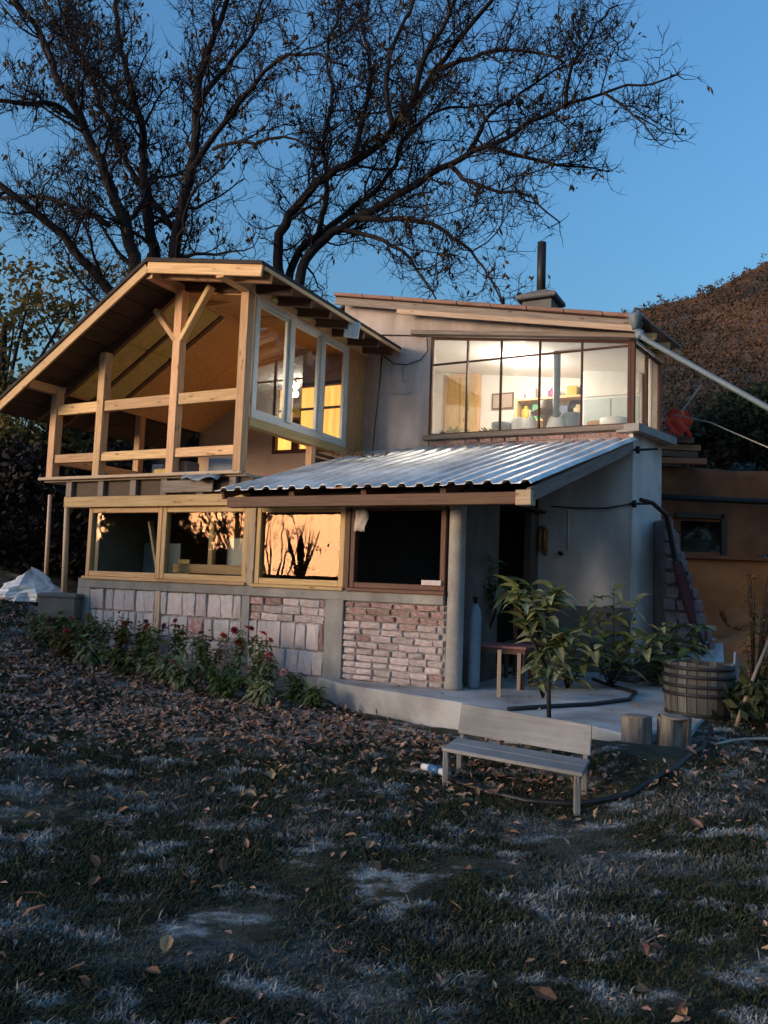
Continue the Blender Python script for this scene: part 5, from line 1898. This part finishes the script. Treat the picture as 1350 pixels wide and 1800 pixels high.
def bed_plant(u, v, h, w, blooms, label, m_=None, group=None, nl=190):
    p = W(u, v)
    z = gz(p.x, p.y)
    base = Vector((p.x, p.y, z))
    e = empty('flower_plant', base)
    tag(e, label, 'flower plant', group)
    st, fo = MB(), MB()
    tops = []
    for i in range(7):
        a = random.uniform(0, 6.28)
        rr = w * random.uniform(.2, 1)
        top = Vector((math.cos(a) * rr, math.sin(a) * rr * .6, h * random.uniform(.65, 1.0)))
        mid = Vector((top.x * .5, top.y * .5, top.z * .55))
        st.tube([(0, 0, -.03), mid, top], [.007, .005, .003], 4)
        tops.append(top)
        for k in range(nl // 7):
            t = random.uniform(.08, .98)
            q = mid * (2 * t) if t < .5 else mid.lerp(top, 2 * t - 1)
            fo.leaf(q, (random.uniform(-1, 1), random.uniform(-1, 1), random.uniform(-.2, .9)), (0, 0, 1), random.uniform(.07, .16), random.uniform(.03, .065), .5, 2)
    st.build('stem', M_leaf, e)
    tag(fo.build('foliage', m_ or M_leaf, e), kind='stuff')
    for k, (kind, n) in enumerate(blooms):
        for i in range(n):
            t = tops[(k * 3 + i) % 7]
            o = bpy.data.objects.new('bloom', BLOOM[kind])
            COL.objects.link(o)
            o.parent = e
            o.location = t + Vector((random.uniform(-.05, .05), random.uniform(-.04, .04), random.uniform(.0, .07)))
            s = {'red': .062, 'purple': .048, 'pink': .055, 'seed': .028}[kind] * random.uniform(.8, 1.2)
            o.scale = (s, s, s)
            o.rotation_euler = (random.uniform(.2, 1.1), random.uniform(-.5, .5), random.uniform(0, 6))
    return e


G_BED = 'leafy plants in the flower bed under the brick wall'
bed_plant(-2.62, -.50, .74, .20, [('red', 10)], 'tall plant with bright red dahlia flowers before the brick wall', M_leaf_pale)
bed_plant(-2.35, -.50, .70, .16, [('red', 2), ('purple', 2)], 'green plant just right of the bright red dahlias', M_leaf)
bed_plant(-3.95, -.52, .68, .20, [('purple', 5), ('seed', 2)], 'plant with dark purple red flowers below the wooden stud')
bed_plant(-3.55, -.52, .66, .18, [('purple', 3), ('seed', 3)], 'plant with few purple flowers right of the wooden stud')
bed_plant(-2.02, -.62, .50, .16, [('pink', 4), ('red', 1)], 'short plant with pink flowers right of the red dahlias', M_leaf_pale)
bed_plant(-1.66, -.70, .34, .17, [('pink', 2)], 'low plant with a few pink flowers near the terrace')
bed_plant(-5.25, -.50, .55, .18, [('pink', 2), ('seed', 3)], 'plant with orange pink heads left of the flower bed')
bed_plant(-6.0, -.55, .42, .26, [], 'pale grey-green bushy plant at the left end of the flower bed', M_leaf_pale, None, 260)
bed_plant(-1.30, -.80, .26, .18, [], 'low dark green plant at the right end of the flower bed', M_leaf, None, 220)
BP = [(-5.65, -.45, .46, 'plant with seed heads close to the wall by the left house corner'), (-5.45, -1.0, .40, 'low leafy plant in front below the left edge of the first pane'),
      (-4.98, -.42, .55, 'seed-headed plant against the blocks below the middle of first pane'), (-4.85, -1.15, .44, 'low plant in the front row below the first pane'),
      (-4.62, -.45, .60, 'seed-headed plant against the wall just left of the wooden stud'), (-4.35, -1.1, .44, 'low front plant directly before the wooden stud'),
      (-4.30, -.42, .62, 'tall seed-headed plant hiding the foot of the wooden stud'), (-3.78, -1.15, .44, 'low front plant between the two purple flowered plants'),
      (-3.25, -.45, .64, 'tall seed-headed plant near the thin concrete pillar'), (-3.2, -1.2, .44, 'low front plant left of the red dahlias'),
      (-2.95, -.62, .56, 'plant with seed heads just left of the bright red dahlias'), (-2.75, -1.25, .42, 'low front plant at the feet of the red dahlias'),
      (-2.25, -1.2, .42, 'low front plant right of the red dahlias'), (-1.8, -1.2, .34, 'lowest front plant under the pink flowers')]
for (u, v, h, lab) in BP:
    bed_plant(u, v, h * .9, .22 if v > -.9 else .34, [('seed', random.randint(2, 5)), (random.choice(['purple', 'red', 'pink']), random.randint(0, 2))], lab, random.choice([M_leaf, M_leaf, M_leaf_pale, M_bush2]), G_BED, 190 if v > -.9 else 300)

# ------------------------------------------------------------------ trees
def catmull(P, step):
    P = [Vector(p) for p in P]
    P = [P[0] * 2 - P[1]] + P + [P[-1] * 2 - P[-2]]
    out = []
    for i in range(1, len(P) - 2):
        n = max(1, int((P[i + 1] - P[i]).length / step))
        for k in range(n):
            t = k / n
            a, b_, c, d = P[i - 1], P[i], P[i + 1], P[i + 2]
            out.append(.5 * ((2 * b_) + (c - a) * t + (2 * a - 5 * b_ + 4 * c - d) * t * t + (3 * b_ - a - 3 * c + d) * t ** 3))
    out.append(P[-2])
    return out


def rand_dir(rng):
    return Vector((rng.gauss(0, 1), rng.gauss(0, .75), rng.gauss(0, 1))).normalized()


def side_shoot(rng, p, ax, L, r0, mb, n, sides, up=.25, curl=.35):
    """a curved shoot leaving an axis; returns its points"""
    d = (ax * rng.uniform(.35, .75) + rand_dir(rng) * .9)
    d.z += up * .4
    d.normalize()
    pts = [p]
    st = L / n
    for i in range(n):
        d = (d + rand_dir(rng) * curl + Vector((0, 0, up * .35))).normalized()
        pts.append(pts[-1] + d * st)
    mb.tube(pts, [r0 * (1 - .75 * i / n) for i in range(n + 1)], sides, caps=False)
    return pts


def build_tree(name, label, limbs, seed, leaf_n, dens=1.0, sub=True):
    rng = random.Random(seed)
    base = Vector(limbs[0][0][0])
    base.z -= 1.0
    e = empty(name, base)
    tag(e, label, 'tree')
    b = MB()
    P = catmull([base] + limbs[0][0], .3)
    r0, r1 = limbs[0][1], limbs[0][2]
    b.tube([p - base for p in P], [r0 + (r1 - r0) * i / len(P) for i in range(len(P))], 12)
    b.build('trunk', M_bark, e)
    br, tw, lf = MB(), MB(), MB()
    ends = []
    work = []
    for (L, ra_, rb) in limbs[1:]:
        P = [p - base for p in catmull(L, .22)]
        ra_, rb = ra_ * (.86 if ra_ > .12 else .74), rb * .7
        work.append((P, ra_, rb, True))
        if sub:
            # boughs: secondary limbs that fill the crown between the main ones
            length = .22 * len(P)
            for q in range(int(length * 1.35)):
                f = .22 + .7 * (q + rng.random()) / (length * 1.35)
                i = min(int(f * (len(P) - 1)), len(P) - 2)
                d = ((P[i + 1] - P[i]).normalized() * .8 + rand_dir(rng) * .85).normalized()
                pts = [P[i]]
                ll = rng.uniform(1.2, 2.7) * (1.1 - .6 * f) * min(1, .35 + ra_ * 5)
                nn = int(ll / .22) + 2
                for s in range(nn):
                    d = (d + rand_dir(rng) * .24 + Vector((0, 0, .06))).normalized()
                    pts.append(pts[-1] + d * .22)
                rr = (ra_ + (rb - ra_) * f ** .8) * .42
                work.append((pts, max(rr, .018), .008, False))
    bo = MB()
    for (P, ra_, rb, main) in work:
        for i in range(2, len(P)):
            P[i] = P[i] + rand_dir(rng) * .035
        n = len(P)
        b = MB() if main else bo
        b.tube(P, [(ra_ + (rb - ra_) * (i / n) ** .8) for i in range(n)], 9 if ra_ > .1 else (6 if main else 5), caps=main)
        if main:
            b.build('limb', M_bark, e)
        length = .22 * n
        k = int(length * (2.3 if main else 3.2) * dens)
        for q in range(k):
            f = .16 + .84 * (q + rng.random()) / k
            i = min(int(f * (n - 1)), n - 2)
            ax = (P[i + 1] - P[i]).normalized()
            rad = ra_ + (rb - ra_) * (i / n) ** .8
            l1 = rng.uniform(.5, 1.7 if main else 1.0) * (1.05 - .45 * f)
            p1 = side_shoot(rng, P[i], ax, l1, min(rad * .45, .026), br, 6, 4, .3, .38)
            m1 = int(l1 * 5.0 * dens) + 2
            for s in range(m1):
                g = .2 + .8 * (s + rng.random()) / m1
                j = min(int(g * 6), 5)
                pp_ = p1[j].lerp(p1[j + 1], g * 6 - j)
                ax1 = (p1[j + 1] - p1[j]).normalized()
                l2 = rng.uniform(.22, .75)
                p2 = side_shoot(rng, pp_, ax1, l2, .0095, tw, 4, 3, .35, .45)
                for w_ in range(3):
                    j2 = rng.randint(1, 3)
                    p3 = side_shoot(rng, p2[j2], (p2[j2 + 1] - p2[j2]).normalized(), rng.uniform(.10, .30), .006, tw, 2, 3, .5, .5)
                    ends.append(p3[-1])
                ends.append(p2[-1])
        # the limb's own tip
        for w_ in range(4):
            p3 = side_shoot(rng, P[-1], (P[-1] - P[-2]).normalized(), rng.uniform(.3, .6), .012, tw, 3, 3, .3, .4)
            ends.append(p3[-1])
    if bo.f:
        bo.build('boughs', M_bark, e)['kind'] = 'stuff'
    br.build('branches', M_twig, e)['kind'] = 'stuff'
    tw.build('twigs', M_twig, e)['kind'] = 'stuff'
    # last dead leaves hang in loose groups
    for p in ends:
        c = mnoise.noise((p.x * .9 + seed, p.y * .9, p.z * .9))
        if rng.random() < leaf_n * (2.2 if c > .18 else .45):
            for k in range(rng.randint(1, 3)):
                d = Vector((rng.gauss(0, .6), rng.gauss(0, .6), -.7))
                lf.leaf(p + rand_dir(rng) * .05, d, (0, 1, .2), rng.uniform(.07, .15), rng.uniform(.04, .075), .2, 2)
    if lf.f:
        lf.build('leaves', M_tree_leaf, e)['kind'] = 'stuff'
    return e


build_tree('walnut_tree', 'big bare tree with several trunks rising behind the balcony roof', LIMBS_LEFT, 11, .055, 1.3)
build_tree('walnut_tree', 'big bare tree whose limbs reach right over the glazed room', LIMBS_RIGHT, 23, .035, 1.3)


def leaf_cloud(c, rad, n, size, rng, hollow=.25, flatz=1.0):
    """n leaf-sized triangles-pairs in clumps through an ellipsoid: (verts, quads)"""
    nc = max(4, n // 45)
    cc = []
    while len(cc) < nc:
        d = rng.normal(size=3)
        d /= np.linalg.norm(d)
        r_ = rng.uniform(hollow, 1) ** .6
        cc.append(d * r_)
    cc = np.array(cc) * np.array(rad)
    w = rng.integers(0, nc, n)
    P = cc[w] + rng.normal(size=(n, 3)) * np.array(rad) * .16
    P += np.array(c)
    a = rng.normal(size=(n, 3))
    a /= np.linalg.norm(a, axis=1)[:, None]
    t = np.cross(a, rng.normal(size=(n, 3)))
    t /= np.linalg.norm(t, axis=1)[:, None]
    s = size * rng.uniform(.55, 1.3, n)[:, None]
    V = np.stack([P - a * s, P + t * s * .5, P + a * s, P - t * s * .5], 1).reshape(-1, 3)
    return V, np.arange(4 * n).reshape(n, 4)


NR = np.random.default_rng(5)


def leafy(name, label, cat, x, y, z0, zc, rad, n, size, m_, trunk=True, group=None, blobs=None):
    e = empty(name, (x, y, z0))
    tag(e, label, cat, group)
    if trunk:
        b = MB()
        hh = zc - z0
        b.tube([(0, 0, -.4), (.05, 0, hh * .5), (-.05, .05, hh)], [.16, .12, .06], 8)
        for k in range(7):
            a = k * .9
            b.tube([(0, 0, hh * .45), (rad[0] * .4 * math.cos(a), rad[1] * .4 * math.sin(a), hh * .8), (rad[0] * .8 * math.cos(a), rad[1] * .8 * math.sin(a), hh + rad[2] * .3)], [.06, .04, .015], 5)
        b.build('trunk', M_bark, e)
    VV, FF, off = [], [], 0
    for (dx, dy, dz, s) in blobs or [(0, 0, 0, 1)]:
        V, Fq = leaf_cloud((x + dx, y + dy, zc + dz), [r * s for r in rad], int(n * s), size, NR)
        VV.append(V)
        FF.append(Fq + off)
        off += len(V)
    o = np_mesh('crown', np.concatenate(VV), np.concatenate(FF), m_, e, None)
    o.location = (-x, -y, -z0)
    o['kind'] = 'stuff'
    return e


B3 = [(0, 0, 0, 1), (.9, .3, -.5, .7), (-.9, -.2, -.3, .75), (.2, .1, .8, .6)]
leafy('leafy_tree', 'half bare leafy tree at the far left edge behind the balcony', 'tree', -9.0, 18.2, 1.6, 7.0, (2.0, 1.6, 1.7), 700, .09, M_bush2, True, None, B3)
leafy('leafy_tree', 'green brown tree low at the left below the balcony eave', 'tree', -7.9, 16.8, 1.4, 4.2, (1.5, 1.3, 1.0), 900, .10, M_bush2, True, None, B3)
leafy('leafy_tree', 'sparse tree with small leaves left of the roof edge', 'tree', -7.4, 20.0, 2.0, 7.6, (2.4, 1.7, 1.6), 420, .09, M_bush2, True, None, B3)
leafy('evergreen_shrub', 'dark green shrub seen between the left balcony posts', 'shrub', -6.3, 18.4, 2.0, 4.1, (1.5, 1.2, 1.3), 2600, .13, M_bush, True, None, B3)
leafy('evergreen_shrub', 'dark green shrub seen behind the middle balcony posts', 'shrub', -4.6, 19.6, 2.2, 4.3, (1.6, 1.2, 1.2), 2600, .13, M_bush, True, None, B3)
leafy('evergreen_shrub', 'dark shrub showing by the far balcony end post', 'shrub', -9.3, 17.5, 1.4, 3.2, (1.7, 1.2, 1.2), 2600, .13, M_bush, True, None, B3)
leafy('thicket', 'very dark thicket left of the house below the trees', 'thicket', -7.2, 15.0, .9, 2.2, (1.5, 1.0, .95), 7500, .075, M_thicket, False, None, B3)
leafy('thicket', 'dark brushwood at the left edge behind the white tarpaulin', 'thicket', -9.0, 15.2, .9, 2.2, (1.6, 1.0, 1.05), 7500, .075, M_thicket, False, None, B3)
leafy('thicket', 'dark thicket in the gap beside the left house corner', 'thicket', -5.6, 15.6, 1.4, 2.3, (1.1, .8, .9), 7500, .075, M_thicket, False, None, B3)
leafy('dark_shrub', 'large dark bush on the bank above the right retaining wall', 'shrub', 7.6, 15.9, 3.3, 4.6, (1.25, .9, .75), 7000, .075, M_bush, False, None, [(0, 0, 0, 1), (-.7, -.1, -.3, .6), (.9, .2, .3, .8), (.5, -.2, -.5, .6)])
leafy('dry_shrub', 'brown dry shrub beside the red cloth', 'shrub', 6.3, 15.6, 3.4, 4.0, (.5, .4, .5), 700, .10, M_tree_leaf, False)
leafy('dark_shrub', 'small dark weeds growing right of the barrel', 'shrub', 3.75, 7.6, -.1, .18, (.42, .30, .26), 900, .07, M_bush, False)
leafy('roof_shrub', 'dark shrub tops peeping over the main roof ridge', 'shrub', 1.0, 19.5, 4.0, 7.35, (1.0, .8, .65), 420, .13, M_bush, True)

# scrub on the hillside: a mass nobody could count
hx = NR.uniform(0.18, .75, 5200)
ht = NR.uniform(.02, 1.0, 5200) ** 1.2
gi = np.clip(((hx - AA[0]) / (AA[1] - AA[0])).astype(int), 0, na - 1)
gj = np.clip((ht * 45).astype(int), 0, len(TT) - 1)
hc = hv.reshape(len(TT), na, 3)[gj, gi]
VV, FF, off = [], [], 0
for i in range(len(hc)):
    y = hc[i][1]
    s = NR.uniform(.25, .75) * (.35 + y / 70)
    V, Fq = leaf_cloud(hc[i] + np.array([NR.uniform(-.6, .6), NR.uniform(-.6, .6), s * .4]), (s, s, s * .8), 26, s * .17, NR)
    VV.append(V)
    FF.append(Fq + off)
    off += len(V)
M_scrub = mat('hill_scrub', (0.145, 0.068, 0.035), (0.045, 0.030, 0.019), rough=0.95, scale=0.30, c3=(0.032, 0.03, 0.024), s3=0.11, t3=0.50, detail=8)
tag(np_mesh('hillside_scrub', np.concatenate(VV), np.concatenate(FF), M_scrub), 'rust brown autumn scrub covering the hillside', kind='stuff')

# ------------------------------------------------------------------ what the window panes mirror: yard edge behind the camera
rt = np.random.default_rng(9)
LR = []
for k in range(9):
    a = -1.25 + 2.5 * k / 8 + rt.uniform(-.1, .1)
    pts = [(0, 0, .6)]
    x, z = 0, .6
    for i in range(5):
        x += .55 * math.sin(a) + rt.uniform(-.12, .12)
        z += .62 * math.cos(a) + .12
        a *= .82
        pts.append((x * .6, x, z))
    LR.append((pts, .07, .015))
for (x, y, sd, lab) in [(-19.5, 4.2, 31, 'bare tree mirrored in the second window pane'), (-15.5, 6.6, 33, 'bare tree mirrored in the first window pane'), (-17.6, 1.9, 35, 'bare tree mirrored at the right side of the third pane')]:
    zb = gz(x, y)
    ll = [([(x, y, zb + .3), (x, y, zb + 1.0)], .14, .11)] + [([(x + p[0], y + p[1], zb + p[2]) for p in l[0]], l[1], l[2]) for l in LR]
    build_tree('orchard_tree', lab, ll, sd, .5, .55 if sd < 35 else .3, False)
sh = empty('shed', (-17.5, -.6, gz(-17.5, -.6)), .5)
tag(sh, 'low grey shed mirrored in the third window pane', 'shed')
MB().box(-2, 2, -3.2, 3.2, -.5, 1.35).build('wall', M_plaster, sh)
b = MB(); b.prism([(-2.3, -3.4, 1.3), (2.3, -3.4, 1.3), (0, -3.4, 1.9)], (0, 6.8, 0)); b.build('roof', M_felt, sh)
MB().box(1.99, 2.05, -.5, .5, 0, 1.2).build('door', M_brown_wood, sh)
leafy('garden_shrub', 'dark shrub mirrored at the left of the first window pane', 'shrub', -13.2, 8.0, gz(-13.2, 8.0), 1.9, (1.9, 1.6, 1.5), 2600, .13, M_bush, True, None, B3)
leafy('garden_shrub', 'dark shrub mirrored across the middle of the first pane', 'shrub', -15.2, 6.4, gz(-15.2, 6.4), 1.2, (1.4, 1.5, .9), 2000, .13, M_bush, True, None, B3)
leafy('garden_shrub', 'low dark shrub mirrored below the branches in the second pane', 'shrub', -16.5, 4.3, gz(-16.5, 4.3), .8, (1.3, 1.5, .6), 2000, .13, M_bush, True, None, B3)
leafy('garden_tree', 'airy tree mirrored against the sunset in the second pane', 'tree', -18.0, 3.2, gz(-18.0, 3.2), 3.5, (1.5, 1.9, 1.0), 260, .08, M_bush2, True, None, B3)
leafy('garden_tree', 'airy tree mirrored in the right half of the third pane', 'tree', -17.5, .9, gz(-17.5, .9), 2.7, (.9, .8, .8), 110, .08, M_bush2, True)

# ------------------------------------------------------------------ fallen leaves
def blocked(x, y):
    p = Vector((x, y, 0)) - HO
    u, v = p.dot(EU), p.dot(EV)
    if v > -.05 and -6.1 < u < 2.6:
        return True
    if -1.6 < u < 2.7 and v > -.45 - (max(0, u + 1.2)) * .40:
        return True
    return False


leaf_shapes = []
for k in range(6):
    b = MB()
    s = random.choice([.35, .45, .55])
    b.leaf((0, 0, 0), (1, 0, random.uniform(.0, .3)), (0, 0, 1), 1.0, s, random.uniform(-.2, .5), 3)
    for i, v in enumerate(b.v):
        b.v[i] = v + Vector((-.5, 0, .06 * math.sin(v.x * 5 + k)))
    o = b.build('fallen_leaf', M_dry_leaf)
    leaf_shapes.append(o.data)
    bpy.data.objects.remove(o)


def litter_density(x, y):
    p = Vector((x, y, 0)) - HO
    u, v = p.dot(EU), p.dot(EV)
    d = math.exp(-((v + 2.0) / .85) ** 2) * (1 if u < 0 else .5 * math.exp(-u * .6))
    d = d * (.55 + .9 * max(0, .5 + mnoise.noise((x * 1.1, y * 1.1, 7))))
    d += .35 * math.exp(-((x + 5) / 2.5) ** 2 - ((y - 11) / 2.5) ** 2)
    return d + (.075 if y > 5 else .018) + .10 * max(0, mnoise.noise((x * .8, y * .8, 17))) * (1 if y > 4.5 else .4)


cand = []
rl = random.Random(77)
while len(cand) < 10500:
    y = rl.uniform(2.6, 13.5)
    x = rl.uniform(-.58 * y - .4, .58 * y + .4)
    if blocked(x, y):
        continue
    if rl.random() < litter_density(x, y) * (1.3 if y > 7 else 1.0):
        cand.append((x, y, min(1.0, .35 + .075 * y) * rl.uniform(.035, .075) if rl.random() < .85 else rl.uniform(.07, .11)))
cand.sort(key=lambda c: -c[2] / c[1])
G_LEAF = 'fallen leaves scattered on the lawn'
for (x, y, s) in cand[:300]:
    o = bpy.data.objects.new('fallen_leaf', rl.choice(leaf_shapes))
    COL.objects.link(o)
    o.location = (x, y, gz(x, y) + rl.uniform(.025, .05))
    o.rotation_euler = (rl.uniform(-.5, .5), rl.uniform(-.5, .5), rl.uniform(0, 6.28))
    o.scale = (s, s, s)
    tag(o, 'dry brown fallen leaf lying loose on the dark lawn', 'leaf', G_LEAF)
for i in range(60):
    u, v = rl.uniform(-1.0, 2.4), rl.uniform(-1.0, 3.0)
    p = W(u, v)
    if v > -.30 - max(0, u + 1.2) * .32 and (u > .1 or v < -.1):
        cand.append((p.x, p.y, -1))
lit = MB()
far_leaves = cand[300:]
zs = ground_z(np.array([c[0] for c in far_leaves]), np.array([c[1] for c in far_leaves]))
for (x, y, s), z in zip(far_leaves, zs):
    if s < 0:
        s, z = rl.uniform(.03, .07), .0
    lit.leaf((x, y, z + rl.uniform(.01, .05)), (rl.uniform(-1, 1), rl.uniform(-1, 1), rl.uniform(-.3, .6)), (rl.uniform(-.5, .5), rl.uniform(-.5, .5), 1), s * 1.1, s * rl.uniform(.45, .8), rl.uniform(-.2, .5), 2)
tag(lit.build('leaf_litter', M_litter), 'brown leaf litter drifted below the flower bed', kind='stuff')

# ------------------------------------------------------------------ grass
NB = 250000
gr = np.random.default_rng(21)
yy = 2.3 + (13.5 - 2.3) * gr.random(NB * 2) ** 1.7
xx = gr.uniform(-1, 1, NB * 2) * (.56 * yy + .5)
pu = (xx - HO.x) * EU.x + (yy - HO.y) * EU.y
pv = (xx - HO.x) * EV.x + (yy - HO.y) * EV.y
ok = ~((pv > -.15) & (pu > -6.1) & (pu < 2.7)) & ~((pu > -1.7) & (pu < 2.75) & (pv > -.48 - np.maximum(0, pu + 1.2) * .42))
lowd = np.exp(-((pv + 1.3) / .8) ** 2) * (pu < 0)
ok &= gr.random(NB * 2) > lowd * .8
xx, yy = xx[ok][:NB], yy[ok][:NB]
n = len(xx)
zz = ground_z(xx, yy)
# taller, ranker tufts where the turf is thick
tuft = np.array([mnoise.noise((x * 2.6, y * 2.6, 5.0)) for x, y in zip(xx, yy)])
hgt = (.012 + .020 * gr.random(n)) * (1 + 1.0 * np.clip(tuft, 0, 1)) * (1 + 1.0 * (gr.random(n) < .02))
hgt *= np.clip(.75 + yy * .06, .8, 1.35)
wid = .0024 + .0006 * yy
ang = gr.uniform(0, 6.283, n)
lean = gr.uniform(.4, 1.8, n)
dx, dy = np.cos(ang), np.sin(ang)
la = ang + gr.uniform(-1, 1, n)
b0 = np.stack([xx, yy, zz - .01], 1)
sv = np.stack([-dy, dx, np.zeros(n)], 1) * wid[:, None]
mid = b0 + np.stack([np.cos(la) * lean * hgt * .35, np.sin(la) * lean * hgt * .35, hgt * .62 + .01], 1)
tip = b0 + np.stack([np.cos(la) * lean * hgt, np.sin(la) * lean * hgt, hgt * .95 + .01], 1)
V = np.stack([b0 - sv, b0 + sv, mid + sv * .7, mid - sv * .7, tip], 1).reshape(-1, 3)
i0 = np.arange(n) * 5
FA = np.concatenate([np.stack([i0, i0 + 1, i0 + 2], 1), np.stack([i0, i0 + 2, i0 + 3], 1), np.stack([i0 + 3, i0 + 2, i0 + 4], 1)])
tag(np_mesh('grass', V, FA, M_grass), 'short dark grass of the lawn with pale dewy patches', kind='stuff')
